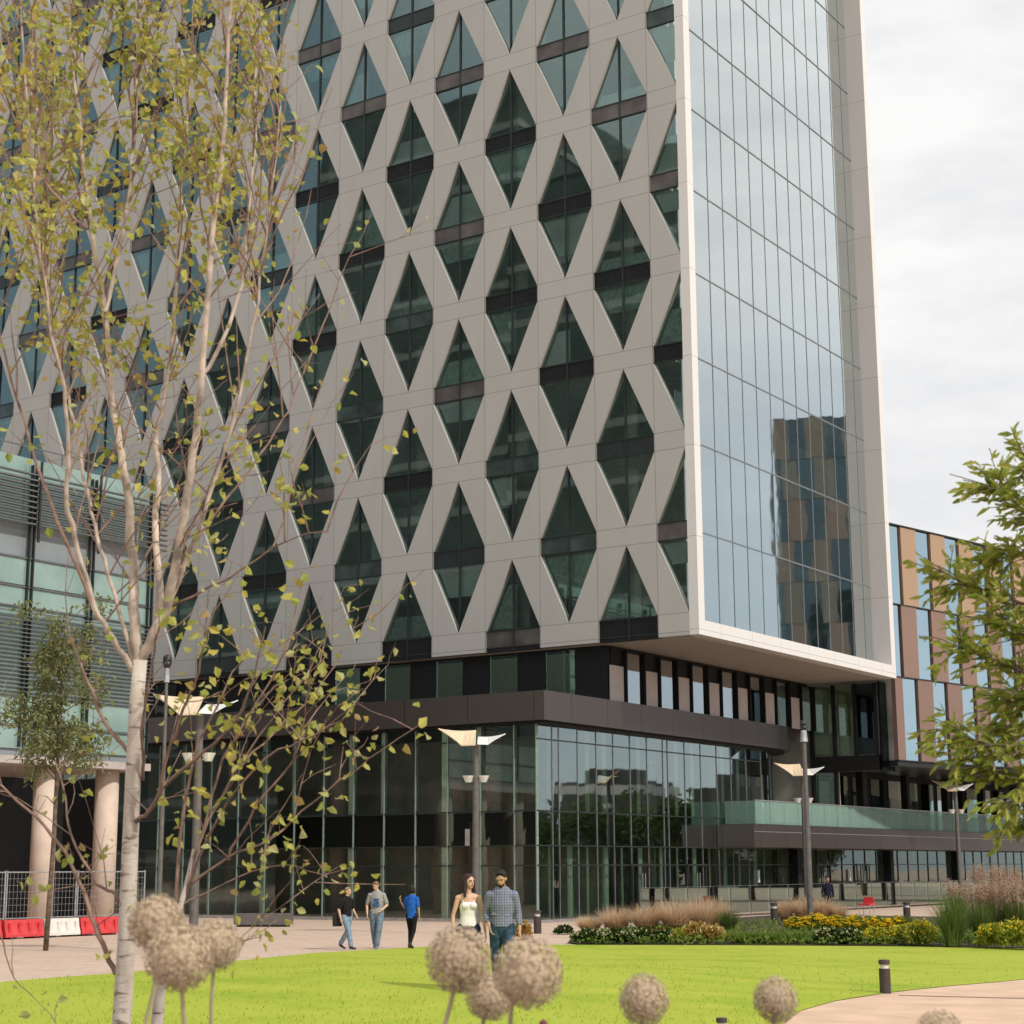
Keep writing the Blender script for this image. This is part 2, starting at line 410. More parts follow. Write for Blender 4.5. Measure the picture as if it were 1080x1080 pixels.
for c in range(-1, NC+2):
    for r in range(0, NR+2):
        cx, cz = -W_*c, Z0+4*r
        if (c+r) % 2 == 0:   # node
            addpoly(mb, [(cx, cz-.40), (cx+1.52, cz-.4), (cx+1.52, cz+.4), (cx, cz+.40), (cx-1.52, cz+.4), (cx-1.52, cz-.4)], 0, TH)
        else:                # window centre: the two diagonal strips above it
            addpoly(mb, [(cx+1.49, cz+.4), (cx+3.01, cz+.40), (cx+1.52, cz+3.6), (cx, cz+3.60)], 0, TH)
            addpoly(mb, [(cx-1.49, cz+.4), (cx, cz+3.60), (cx-1.52, cz+3.6), (cx-3.01, cz+.40)], 0, TH)
# the skirt under the lowest nodes
for c in range(0, NC+1, 2):
    cx = -W_*c; addpoly(mb, [(cx-1.52, ZB), (cx+1.52, ZB), (cx+1.52, 11.94), (cx-1.52, 11.94)], 0, TH)
part('lattice_facade', mb, M['lattice'], TW)

def hexwin(cx, cz, mat_g):
    pane = MB(); y = .16
    pts = [(cx+x, cz+z) for x, z in HX]
    addpoly(pane, pts, y, y, 0.0, ZB+.0, ZT, False)
    t1, t2 = random.gauss(0, .003), random.gauss(0, .003)
    pane.v = [(a, y+t1*(a-cx)+t2*(c_-cz)*.5, c_) for a, _, c_ in pane.v]
    fr = MB()
    def bar(x0, x1, z0, z1, y0=.09, y1=.20):
        x1 = min(x1, 0.0); z0 = max(z0, ZB)
        if x1 > x0 and z1 > z0: fr.box(x0, x1, y0, y1, z0, z1)
    bar(cx-.035, cx+.035, cz-3.42, cz+3.42)
    for z in (.36, -.40): bar(cx-1.49, cx-.036, cz+z, cz+z+.05); bar(cx+.036, cx+1.49, cz+z, cz+z+.05)
    spn = MB(); x1 = min(cx+1.49, 0)
    addpoly(spn, [(cx-1.49, cz-.35), (cx+1.49, cz-.35), (cx+1.49, cz+.36), (cx-1.49, cz+.36)], .122, .14)
    return pane, fr, spn
rest = MB()
for c in range(0, NC+1):
    for r in range(0, NR+1):
        if (c+r) % 2 == 0: continue
        cx, cz = -W_*c, Z0+4*r
        pane, fr, spn = hexwin(cx, cz, None)
        vis = False
        for dx, dz in ((0, 3.5), (0, -3.5), (1.4, 0), (-1.4, 0), (0, 0)):
            a, b_, _ = project((cx+dx, .16, max(cz+dz, ZB)))
            vis |= (-3 < a < 1083 and -3 < b_ < 1083)
        if vis:
            wo = part('window', pane, M['gl_diamond'], TW)
            if fr.v: part('mullion', fr, M['mull'], wo)
            for up in (1, -1):
                if random.random() < .42:
                    bl_ = MB(); u0 = random.uniform(.9, 2.6)
                    if up > 0: pl_ = [(cx-1.4, cz+.5), (cx+1.4, cz+.5), (cx+1.4*(1-(u0-.4)/3.2), cz+u0), (cx-1.4*(1-(u0-.4)/3.2), cz+u0)]
                    else: pl_ = [(cx-1.4, cz-.45), (cx+1.4, cz-.45), (cx+1.4*(1-(u0-.4)/3.2), cz-u0), (cx-1.4*(1-(u0-.4)/3.2), cz-u0)]
                    if random.random() < .5: pl_ = [(min(max(a_, cx-1.4), cx) if random.random() < 2 else a_, b__) for a_, b__ in pl_]
                    addpoly(bl_, pl_, .40, .42)
                    if bl_.v: part('blind', bl_, M['blind2'] if random.random() < .6 else M['blind'], wo)
            if spn.v: part('spandrel', spn, random.choice([M['spandrel'], M['black'], M['spandrel'], M['mull'], M['black'], M['spandrel2']]), wo)
        else:
            for q in (pane, fr): rest.add(q.v, q.f)
if rest.v: tag(part('upper_windows', rest, M['gl_diamond'], TW), kind='stuff')
# dark band closing the foot of the cut windows
for c in range(1, NC+1, 2):
    mb = MB(); mb.box(-W_*c-1.48, -W_*c+1.48, .105, .15, ZB-.02, Z0-.36); part('base_panel', mb, M['black'], TW)

# framed side: white picture frame, deep reveal, recessed curtain wall
GX, YF, YB = -.53, .55, 21.35
mb = MB()
mb.box(.003, .45, 0, YF, ZB, ZT)                      # left jamb
mb.box(-1.6, .45, YB, YB+.55, ZB, ZT)                 # right jamb
mb.box(-.0, .45, YF+.002, YB-.002, ZB, 12.42)         # sill band
mb.box(GX-.3, -.003, .36, YB-.002, ZB+.003, 12.3)
part('side_frame', mb, M['frame_white'], TW)
mb = MB(); mb.box(-4.32, -.004, .36, YB, ZB-.06, ZB-.002); mb.box(-46, -4.33, .36, 2, ZB-.06, ZB-.002)
part('soffit', mb, M['soffit'], TW)
mb = MB(); mb.box(XL, .45, 0, YB+.55, ZT, ZT+.8); part('roof', mb, M['lattice'], TW)
ym = [.85+1.5*i for i in range(14)]+[YB]
zs = [12.42]+[Z0+.27+4*i for i in range(1, NR+1)]
zs[-1] = ZT
for i in range(len(zs)-1):
    mb = MB()
    for j in range(len(ym)-1):
        y0, y1, z0, z1 = ym[j], ym[j+1], zs[i], zs[i+1]
        t = [random.gauss(0, .0013) for _ in range(3)]
        xx = lambda y, z: GX+t[0]*(y-(y0+y1)/2)+t[1]*(z-(z0+z1)/2)*.5
        mb.add([(xx(y0, z0), y0, z0), (xx(y1, z0), y1, z0), (xx(y1, z1), y1, z1), (xx(y0, z1), y0, z1)], [(0, 1, 2, 3)])
    part('glass_row', mb, M['gl_tower'], TW)
for y in ym[:-1]:
    mb = MB(); mb.box(GX-.03, GX+.02, y-.016, y+.016, 12.42, ZT-.01); part('mullion', mb, M['mull_r'], TW)
for z in zs[1:-1]:
    mb = MB(); mb.box(GX-.03, GX+.03, .4, YB-.01, z-.028, z+.028); part('transom', mb, M['mull_r'], TW)
# floors, ceilings, blinds and core inside
for i in range(0, NR+1):
    z = Z0+4*i
    mb = MB(); mb.box(XL+.5, -.75, .55, YB-.1, z-.25, z+.2); part('floor_slab', mb, [M['ceil']], TW)
mb = MB(); mb.box(XL+.5, -7, 7, 15, ZB, ZT); part('core', mb, M['core'], TW)
for i in range(1, NR):
    mb = MB(); z = Z0+4*i
    a = 1.0
    for j in range(14):
        if i == 1 and random.random() < .9: continue
        if random.random() < .12: continue
        mb.box(GX-.42, GX-.40, ym[j]+.04, ym[j+1]-.04, z+.2, z+2.45+random.choice((0, 0, 0, .05, -.3)))
    if mb.v: part('blind', mb, M['blind'], TW)
mb = MB()
for i in range(NR):
    for k in range(8):
        x = -4.5-6.02*k; mb.tube([(x, 3.2, Z0+4*i+.2), (x, 3.2, Z0+4*i+3.74)], .32, 10)
    for k in range(1, 4): mb.tube([(-2.6, 3.2+5.6*k, Z0+4*i+.2), (-2.6, 3.2+5.6*k, Z0+4*i+3.74)], .3, 10)
part('interior_columns', mb, M['ceil'], TW)
# a few partitions that read through the front glass
for i in range(NR):
    for k in range(3):
        x = -6-random.random()*36; y = 2+random.random()*4
        mb = MB(); mb.box(x-random.uniform(1.5, 4), x, y, y+.12, Z0+4*i+.2, Z0+4*i+random.uniform(1.2, 3.5)); part('partition', mb, M['blind'], TW)
# back and far side, seen only from elsewhere
mb = MB(); mb.box(XL-.3, XL, 0, YB+.55, ZB, ZT); mb.box(XL, -1.61, YB+.2, YB+.5, ZB, ZT); part('rear_wall', mb, M['lattice'], TW)

# ------------------------------------------------------------ the podium
PX, PYF = -4.42, -5.16
PD = thing('glass_podium', 'two storey glazed podium with dark bronze canopy, standing below the diamond lattice tower', 'building', (PX, PYF, 0))
ZC0, ZC1 = 8.03, 9.22
arc = []
for i in range(9):
    a = (PI/2)*i/8; arc.append((-3.85-4.0*(1-math.cos(a)), 16.5+4.8*math.sin(a)))
mb = MB(); mb.prism([(-46, -5.66), (-3.70, -5.66)]+[(-3.85, 12)]+arc+[(-46, 21.3)], ZC0, ZC1); part('canopy', mb, M['fascia'], PD)
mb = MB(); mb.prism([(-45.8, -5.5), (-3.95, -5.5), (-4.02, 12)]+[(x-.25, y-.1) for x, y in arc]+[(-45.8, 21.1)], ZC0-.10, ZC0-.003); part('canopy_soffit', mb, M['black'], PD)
# third storey set back under the tower
mb = MB()
mb.box(-46, -4.36, .5, .72, ZC1, 11.70)
mb.box(-4.52, -4.30, .74, 21.2, ZC1, 11.70)
up = part('upper_wall', mb, M['black'], PD)
for k in range(9):
    x0 = -6.02-3.04*k
    mb = MB(); mb.box(x0-1.5, x0, .46, .497, ZC1+.02, 11.62); wo = part('window', mb, M['gl_podf'], PD, label='green tinted upper window')
    mb = MB(); mb.box(x0-1.46, x0-.04, .4985, .4995, ZC1+.1, 11.5); part('blind', mb, simple('window_backing', (.34, .37, .34), .5) if k == 0 else bpy.data.materials['window_backing'], wo)
# striped east side of the set back storey
k = 0; y = .55
while y < 20.6:
    mb = MB(); mb.box(-4.297, -4.22, y, y+1.1, ZC1+.01, 10.85)
    part('pale_panel', mb, M['taupe'], PD)
    mb = MB(); mb.box(-4.297, -4.25, y+1.35, y+2.75, ZC1+.01, 11.5)
    part('window', mb, glass('upper_window', (.1, .1, .1), (.85, .9, .93), .42, 2) if k == 0 else bpy.data.materials['upper_window'], PD)
    for d in (1.18, 2.82):
        mb = MB(); mb.box(-4.297, -4.10, y+d, y+d+.07, ZC1+.01, 11.6); part('mullion', mb, M['black'], PD)
    y += 3.05; k += 1

# curtain walls
ZG = [0, 2.26, 3.05, 4.44, 7.33, ZC0]
def wallrun(pts, z0, z1, mat, tag_, panes=True):
    """glass panes between successive plan points"""
    mb = MB()
    for (a, b_) in zip(pts[:-1], pts[1:]):
        zl = [z for z in ZG if z0 <= z <= z1]
        for za, zb in zip(zl[:-1], zl[1:]):
            n = Vector((b_[1]-a[1], -(b_[0]-a[0]), 0)).normalized(); s1, s2 = random.gauss(0, .0025), random.gauss(0, .0025)
            def P_(q, z, s): return (q[0]+n.x*s, q[1]+n.y*s, z)
            mb.add([P_(a, za, s1), P_(b_, za, 0), P_(b_, zb, s2), P_(a, zb, 0)], [(0, 1, 2, 3)])
    return part('curtain_wall', mb, mat, PD, label=tag_)
fx = [-4.42, -5.49]+[-5.49-1.68*(i+1) for i in range(23)]
front = wallrun([(x, PYF) for x in fx[::-1]], 0, ZC0, M['gl_podf'], 'dark see-through glazing of the front')
ry = [-5.16, -3.99, -3.48, -2.01, -.49, .93, 2.39, 3.9, 5.37, 5.81, 7.44, 9.02, 10.65, 12.14, 13.8, 15.46]
cur = [(-4.42-3.6*(1-math.cos(PI/2*i/6)), 15.46+4.6*math.sin(PI/2*i/6)) for i in range(1, 7)]
side = wallrun([(PX, y) for y in ry]+cur, 0 if 0 else 3.05, ZC0, M['gl_pod'], 'sky reflecting glazing of the upper side')
ry2 = ry+[15.46+1.6*(i+1) for i in range(38)]
side2 = wallrun([(PX, y) for y in ry2], 0, 3.05, M['gl_dim'], 'ground floor glazing of the side')
for x in fx:
    mb = MB(); mb.box(x-.024, x+.024, PYF-.05, PYF+.09, 0, ZC0-.11); part('mullion', mb, M['mull_g'], front)
for z in ZG[1:5]:
    mb = MB(); mb.box(fx[-1], PX+.03, PYF-.045, PYF+.03, z-.03, z+.03); part('transom', mb, M['mull'], front)
    mb = MB(); mb.box(PX-.03, PX+.045, PYF+.035, 15.46 if z > 3.1 else ry2[-1], z-.025, z+.025); part('transom', mb, M['mull'], side)
mb = MB(); mb.box(fx[-1], PX+.06, PYF-.07, PYF+.1, 0.0, .14); mb.box(PX-.1, PX+.06, PYF+.102, ry2[-1], 0, .12); part('plinth', mb, M['alu'], PD)
for y in ry[1:]:
    mb = MB(); mb.box(PX-.08, PX+.03, y-.016, y+.016, .12, ZC0-.11); part('mullion', mb, M['mull_r'], side)
for x, y in cur:
    mb = MB(); mb.box(x-.08, x+.04, y-.03, y+.03, 3.05, ZC0-.11); part('mullion', mb, M['mull'], side)
for i, y in enumerate(ry2[16:]):
    mb = MB(); mb.box(PX-.08, PX+.04, y-.025, y+.025, .12, 3.04); part('mullion', mb, M['mull'], side2)
for x in (-3.45, ): pass
# dark uprights between pairs of mullions
for y0, y1 in ((-3.99, -3.48), (5.37, 5.81)):
    mb = MB(); mb.box(PX-.12, PX-.10, y0, y1, .12, ZC0-.1); part('dark_upright', mb, M['dark'], side)
# spandrel behind the floor edge, floor, ceiling, back walls
mb = MB(); mb.box(fx[-1], PX-.13, PYF+.14, PYF+.2, 3.08, 4.40); part('floor_edge', mb, M['black'], front)
mb = MB(); mb.box(PX-.5, PX-.44, PYF+.21, 77, 3.08, 4.40); part('floor_edge', mb, M['dark'], side)
mb = MB(); mb.box(fx[-1], PX-.55, PYF+.22, 77, 3.3, 4.2); part('floor_slab', mb, M['core'], PD)
mb = MB(); mb.box(fx[-1], PX-.6, .9, 1.2, 0, ZC0); mb.box(-15.2, -15, 1.3, 24, 0, ZC0); mb.box(-11.2, -11, 24.01, 77, 0, 3.29); mb.box(-10.99, PX-.1, 76.3, 76.5, 0, 3.29); mb.box(-14.99, -11.21, 24.02, 24.2, 0, 3.29); part('rear_wall', mb, M['core'], PD)
mb = MB()
for x in (-8.4, -10.2, -16.8, -23.2, -29.6): mb.tube([(x, -2.6, 0), (x, -2.6, ZC0)], .42, 18)
for y in (1.8, 9, 16.2, 24, 32, 40): mb.tube([(-7.6, y, 0), (-7.6, y, 3.3 if y > 17 else ZC0)], .42, 18)
part('interior_columns', mb, M['intcol'], PD, smooth=True)
for i, x in enumerate(fx[:22]):
    if i == 0: continue
    wd = (.42, .16, .30)[i % 3]
    for z0, z1 in ((4.45, ZC0-.1), (.14, 3.03)):
        mb = MB(); mb.box(x-.06-wd, x-.06, PYF+.22, PYF+.26, z0, z1); part('green_fin', mb, M['fin'], front)
for i, y in enumerate(ry[2:]):
    mb = MB(); mb.box(PX-.60, PX-.56, y+.05, y+(.42 if i % 2 else .2), .14, 3.03); part('green_fin', mb, M['fin'], side2)
    if i % 3 != 1:
        mb = MB(); mb.box(PX-.60, PX-.56, y+.05, y+.36, 4.45, ZC0-.1); part('green_fin', mb, M['fin'], side)
# doors
def door(y):
    mb = MB(); mb.box(PX+.046, PX+.10, y-.9, y-.82, .13, 2.3); mb.box(PX+.046, PX+.10, y+.82, y+.9, .13, 2.3); mb.box(PX+.046, PX+.10, y-.82, y+.82, 2.22, 2.3)
    mb.box(PX+.046, PX+.09, y-.03, y+.03, .13, 2.22)
    d = part('door', mb, M['dark'], side2)
    for s in (-.12, .12):
        mb = MB(); mb.tube([(PX+.15, y+s, .5), (PX+.15, y+s, 1.9)], .018, 6); part('handle', mb, M['alu'], d)
for y in (3.2, 8.3, 22.5, 27.8): door(y)
for y in (18.6, 31, 42):
    mb = MB(); mb.box(PX-.05, PX+.4, y, y+.5, .12, 3.04); part('column', mb, M['black'], PD)
for y in (14.6, 25.8):
    mb = MB(); mb.box(PX+.05, PX+.12, y, y+.16, 1.4, 2.0); part('wall_lamp', mb, M['lampglass'], PD)

# terrace slab with its balustrade
BX = -2.5; BY0, BY1 = 10.6, 76
mb = MB(); mb.box(PX+.06, BX, BY0, BY1, 3.07, 4.15); tb = part('terrace', mb, M['fascia'], PD)
mb = MB(); mb.box(BX+.002, BX+.02, BY0, BY1, 3.78, 3.81); part('trim', mb, M['alu'], tb)
y = BY0+.6
while y < 60:
    mb = MB(); mb.box(BX-.22, BX-.20, y+.02, y+1.58, 4.17, 5.25); part('rail_glass', mb, M['gl_terrace'], tb); y += 1.6
mb = MB(); mb.box(-4.3, BX-.22, BY0+.6, BY0+.62, 4.17, 5.25); part('rail_glass', mb, M['gl_terrace'], tb)
mb = MB(); mb.box(BX-.24, BX-.18, BY0+.6, BY1, 5.25, 5.30); part('top_rail', mb, M['alu'], tb)

# link block behind the tower corner
mb = MB()
LY = 21.6
mb.box(-14, -.62, LY+.2, LY+.29, 7.05, 11.6); mb.box(-14, -2.95, LY+.2, LY+.29, 4.16, 7.04); lk = part('link_wall', mb, M['core'], PD)
for a, b_ in ((-4.3, -3.2), (-2.9, -2.0), (-1.75, -.7)):
    mb = MB(); mb.box(a, b_, LY+.10, LY+.12, 7.9, 11.6); part('window', mb, M['gl_terra'] if a > -2 else M['gl_podf'], lk)
    if a < -3: mb = MB(); mb.box(a, b_, LY+.10, LY+.12, 4.2, 7.0); part('window', mb, M['gl_podf'], lk)
for x in (-4.36, -3.05, -1.86, -.66):
    mb = MB(); mb.box(x-.09, x+.09, LY-.02, LY+.18, 4.16 if x < -2.9 else 7.06, 11.62); part('mullion', mb, M['black'], lk)
mb = MB(); mb.box(-4.45, -.57, LY-.03, LY+.19, 7.05, 7.85); part('spandrel', mb, M['black'], lk)
for x0, x1, z0, z1 in ((-4.2, -3.4, 8, 11.4), (-2.8, -2.3, 7.9, 10.6), (-4.1, -3.5, 4.3, 6.6), (-1.5, -.9, 8, 10.9)):
    mb = MB(); mb.box(x0, x1, LY+.15, LY+.18, z0, z1); part('green_fin', mb, M['fin'], lk)
mb = MB(); mb.box(-.60, -.52, LY+.2, LY+2.0, 7.0, 11.7); part('window', mb, M['gl_terra'], lk)

# ------------------------------------------------------------ terracotta block
A12 = R(12); D = Vector((math.sin(A12), math.cos(A12), 0)); N = Vector((math.cos(A12), -math.sin(A12), 0))
O = Vector((0.0, 22.7, 0))
def ribbed(name, c):
    m, nt, b = newmat(name); p = wpos(nt); wv = nt.nodes.new('ShaderNodeTexWave'); wv.inputs['Scale'].default_value = 2.4; wv.bands_direction = 'Y'
    nt.links.new(p, wv.inputs[0]); f = mth(nt, 'ADD', mth(nt, 'MULTIPLY', wv.outputs['Fac'], .5), mth(nt, 'MULTIPLY', noise_n(nt, .8, 4, p), .5))
    nt.links.new(mixc(nt, f, tuple(q*.82 for q in c), tuple(q*1.1 for q in c)), b.inputs['Base Color']); b.inputs['Roughness'].default_value = .7
    return m
M['terra'] = [ribbed('orange_cladding', (.38, .26, .17)), ribbed('brown_cladding', (.245, .16, .13)), ribbed('dark_brown_cladding', (.22, .145, .12))]
def striped_block(root, O, D, N, L, rows, mod, mats, depth, offs, first_vis=True, nwin=20):
    mb = MB(); mb.bbox(O, D, N, 0, L, -depth, -.2, rows[-1][1], rows[0][0]); part('wall', mb, M['core'], root)
    mb = MB(); mb.bbox(O, D, N, -.1, L+.1, -depth-.1, .12, rows[0][0]+.002, rows[0][0]+.07); part('roof', mb, M['dark'], root)
    for ri, (zt, zb) in enumerate(rows):
        mb = MB(); t = -offs[ri]
        k = 0
        while t < L:
            a, b_ = max(0, t), min(L, t+mod)
            if b_ > a:
                if k % 2 == 0:
                    g = MB(); g.bbox(O, D, N, a+.03, b_-.03, -.08, -.05, zb+.03, zt-.03); part('window', g, M['gl_terra'], root)
                else: mb.bbox(O, D, N, a, b_, -.19, .06, zb+.02, zt-.02)
            t += mod; k += 1
        part('cladding', mb, mats[ri % 3], root)
        mb = MB(); mb.bbox(O, D, N, 0, L, -.18, .10, zb-.04, zb+.015); part('ledge', mb, M['dark'], root)
TB = thing('terracotta_block', 'lower office block with tan and brown cladding strips alternating with tall blue windows', 'building', tuple(O))
striped_block(TB, O, D, N, 50, [(20.2, 15.9), (15.9, 12.0), (12.0, 7.6)], 1.45, M['terra'], 14, [.25, .55, 2.2])
mb = MB(); mb.bbox(O, D, N, 0, 50, -14, 0, 7.3, 7.55); part('soffit', mb, M['dark'], TB)
mb = MB(); mb.box(-4.6, -4.3, 23.7, 73, 4.16, 7.28); rw = part('recessed_wall', mb, M['black'], TB)
for k in range(18):
    y = 24+2.6*k
    mb = MB(); mb.box(-4.29, -4.25, y, y+1.9, 4.25, 7.0); part('window', mb, M['gl_podf'] if k % 3 else M['gl_pod'], rw)
    mb = MB(); mb.box(-4.298, -4.294, y+.1+.6*(k % 2), y+.6+.9*(k % 2), 4.3, 6.7); part('green_fin', mb, M['fin'], rw)
for k in range(7):
    y = 26+6.5*k; mb = MB(); mb.box(-3.8, -3.4, y, y+.4, 4.16, 7.28); part('column', mb, M['black'], TB)

# ------------------------------------------------------------ louvred building on the left
LXF = -16.4; LYE = -15.1; LY0 = -48
LB = thing('louvred_building', 'mint glass building with dark horizontal louvres raised on round cream columns', 'building', (LXF, LYE, 0))
M['greyband'] = simple('grey_band', (.24, .275, .30), .5, var=.08, nscale=.6)
M['louvre'] = simple('louvre_metal', (.17, .175, .185), .4, .5)
mb = MB(); mb.box(LXF-14, LXF-.1, LY0, LYE, 6.3, 17.4); part('wall', mb, M['greyband'], LB)
for z0, z1 in ((16.9, 17.45), (14.9, 16.85), (12.6, 13.6), (11.8, 12.5), (7.45, 8.45), (6.55, 7.35)):
    mb = MB(); mb.box(LXF-.09, LXF, LY0, LYE-.02, z0, z1); part('glass_band', mb, M['gl_mint'], LB)
mb = MB(); mb.box(LXF-.09, LXF-.02, LY0, LYE-.02, 8.5, 11.75); part('glass_band', mb, M['gl_mint'], LB)
for i in range(10):
    z = 14.85+.21*i; mb = MB(); mb.box(LXF+.25, LXF+.42, LY0, LYE+.3, z, z+.055); part('louvre', mb, M['louvre'], LB)
for i in range(20):
    z = 8.6+.155*i; mb = MB(); mb.box(LXF+.15, LXF+.24, LY0, LYE, z, z+.035); part('louvre', mb, M['louvre'], LB)
for z in (12.53, 13.62, 7.4, 8.47, 11.77): 
    mb = MB(); mb.box(LXF-.02, LXF+.07, LY0, LYE, z-.03, z+.03); part('ledge', mb, M['louvre'], LB)
for px in (-40, 28, 93, 157):
    y = hit(px, 700, 0, LXF+.3).y
    for d in (0, .22):
        mb = MB(); mb.box(LXF+.02, LXF+.13, y+d, y+d+.06, 6.6, 17.2); part('post', mb, M['dark'], LB)
    mb = MB(); mb.box(LXF+.43, LXF+.5, y+.08, y+.16, 14.2, 17.3); part('post', mb, M['dark'], LB)
mb = MB(); mb.box(LXF-14, LXF+.12, LY0, LYE+.1, 6.0, 6.28); part('soffit_edge', mb, M['taupe'], LB)
mb = MB(); mb.box(LXF-.3, LXF-.26, LY0, LYE, 17.95, 18.0)
for i in range(20): mb.box(LXF-.3, LXF-.26, LYE-1.6*i-.04, LYE-1.6*i, 17.4, 17.95)
part('roof_rail', mb, M['louvre'], LB)
for px in (45, 110, -30, -110):
    q = hit(px, 900, 0, LXF-.9)
    mb = MB(); mb.tube([(q.x, q.y, 0), (q.x, q.y, 6.0)], .46, 24); part('column', mb, M['column'], LB, smooth=True)
mb = MB(); mb.box(LXF-8, LXF-7.8, LY0, LYE+3, 0, 6.0); mb.box(LXF-8, LXF-5, LYE+2.8, LYE+3, 0, 6.0); part('rear_wall', mb, M['dark'], LB)

# ------------------------------------------------------------ buildings that only the glass shows, slab blocks added for reflections
TB2 = thing('brown_tower', 'tall brown striped tower beyond the square, mirrored in the framed glass side', 'building', (54, 165, 0))
O2 = Vector((46, 172, 0)); D2 = Vector((1, -.42, 0)).normalized(); N2 = Vector((-D2.y*-1, -D2.x, 0)).normalized()
N2 = Vector((D2.y, -D2.x, 0))
rows = []; z = 66
while z > 6: rows.append((z, z-6)); z -= 6
striped_block(TB2, O2, D2, N2, 27, rows, 2.7, [ribbed('umber_cladding', (.17, .155, .13)), ribbed('olive_cladding', (.15, .155, .13)), ribbed('brown_grey_cladding', (.19, .16, .135))], 20, [0, 1, 2]*4)
M['bandgrey'] = simple('band_grey', (.42, .44, .43), .7); M['blockwall'] = simple('block_wall', (.10, .14, .13), .4, var=.3, nscale=.2)
def slabblock(name, label, x0, x1, y0, y1, h, base, step=3.6):
    t = thing(name, label, 'building', ((x0+x1)/2, (y0+y1)/2, 0))
    mb = MB(); mb.box(x0, x1, y0, y1, 0, h); part('wall', mb, base, t)
    z = 3.0; 
    while z < h-1:
        mb = MB(); mb.box(x0-.25, x1+.25, y0-.25, y1+.25, z, z+1.0); part('floor_band', mb, M['bandgrey'], t); z += step*2
    mb = MB(); mb.box(x0+2, x1-2, y0+2, y1-2, h+.002, h+1.5); part('roof', mb, M['dark'], t)
def mir(theta, dist, vx=-43.5, vy=-65.1):
    a = R(theta); return vx+math.sin(a)*dist, vy+math.cos(a)*dist
for k, (t0, t1, dd, h) in enumerate(((29.2, 32.4, 200, 11.6), (25.8, 28.2, 195, 10.6), (33.5, 36, 170, 7.5))):
    xa, ya = mir(t1, dd); xb, yb = mir(t0, dd)
    slabblock('dark_office_block', ['wide dark office block mirrored in the podium glass near its corner', 'lower dark office block mirrored in the podium glass near the terrace', 'small dark office block mirrored at the podium edge'][k], min(xa, xb), max(xa, xb), min(ya, yb), max(ya, yb)+4, h, M['dark'])
for a in ((-118, -84, -150, -112, 104, 'added tall banded slab block, unseen behind the viewpoint, mirrored in the diamond windows'), (-152, -121, -150, -118, 82, 'added banded slab block left of the tallest one, unseen behind the viewpoint'),
          (-81, -54, -140, -108, 86, 'added banded slab block between the tallest and the narrow one, unseen behind the viewpoint'), (-51, -26, -122, -104, 62, 'added narrow banded block, unseen behind the viewpoint, mirrored in the corner windows')):
    slabblock('added_slab_block', a[5], *a[:5], M['blockwall'])  # added out of view so the diamond windows mirror something darker than sky
exec_after = []
# ------------------------------------------------------------ leaves and plants
def leaf(mb, p, d, l, wd, nrm=None):
    """a folded pointed leaf from p along d"""
    d = d.normalized(); s = d.cross(nrm if nrm else Vector((random.gauss(0, 1), random.gauss(0, 1), random.gauss(0, 1))))
    if s.length < 1e-3: s = d.orthogonal()
    s.normalize(); n = s.cross(d); f = random.uniform(.1, .35)
    mb.add([p, p+d*l*.4+s*wd*.5+n*wd*f, p+d*l*.8+s*wd*.28+n*wd*f*.4, p+d*l-n*wd*.15, p+d*l*.8-s*wd*.28+n*wd*f*.4, p+d*l*.4-s*wd*.5+n*wd*f, p+d*l*.45],
           [(0, 1, 6), (1, 2, 6), (2, 3, 6), (3, 4, 6), (4, 5, 6), (5, 0, 6)])
def rvec(s=1): return Vector((random.gauss(0, s), random.gauss(0, s), random.gauss(0, s)))

m, nt, b = newmat('birch_bark'); p = wpos(nt, (1, 1, 4.5)); p2 = wpos(nt, (3, 3, 1))
f = ramp(nt, noise_n(nt, 9, 5, p), .57, .68); c = mixc(nt, ramp(nt, noise_n(nt, 4, 4, p2), .3, .7), (.70, .63, .55), (.50, .42, .35))
nt.links.new(mixc(nt, f, c, (.20, .15, .12)), b.inputs['Base Color']); b.inputs['Roughness'].default_value = .8
bump(nt, b, noise_n(nt, 30, 4, p), .4, .01); M['birch'] = m
M['twig'] = simple('twig_bark', (.30, .19, .145), .75, var=.25, nscale=12)
M['limb'] = simple('limb_bark', (.60, .50, .41), .75, var=.3, nscale=9)
M['birchleaf'] = leafmat('birch_leaf', [(.24, .30, .06), (.46, .48, .10), (.60, .56, .14), (.34, .42, .09), (.62, .52, .10), (.40, .28, .12), (.56, .58, .24), (.50, .50, .16)], .5, trans=.5)

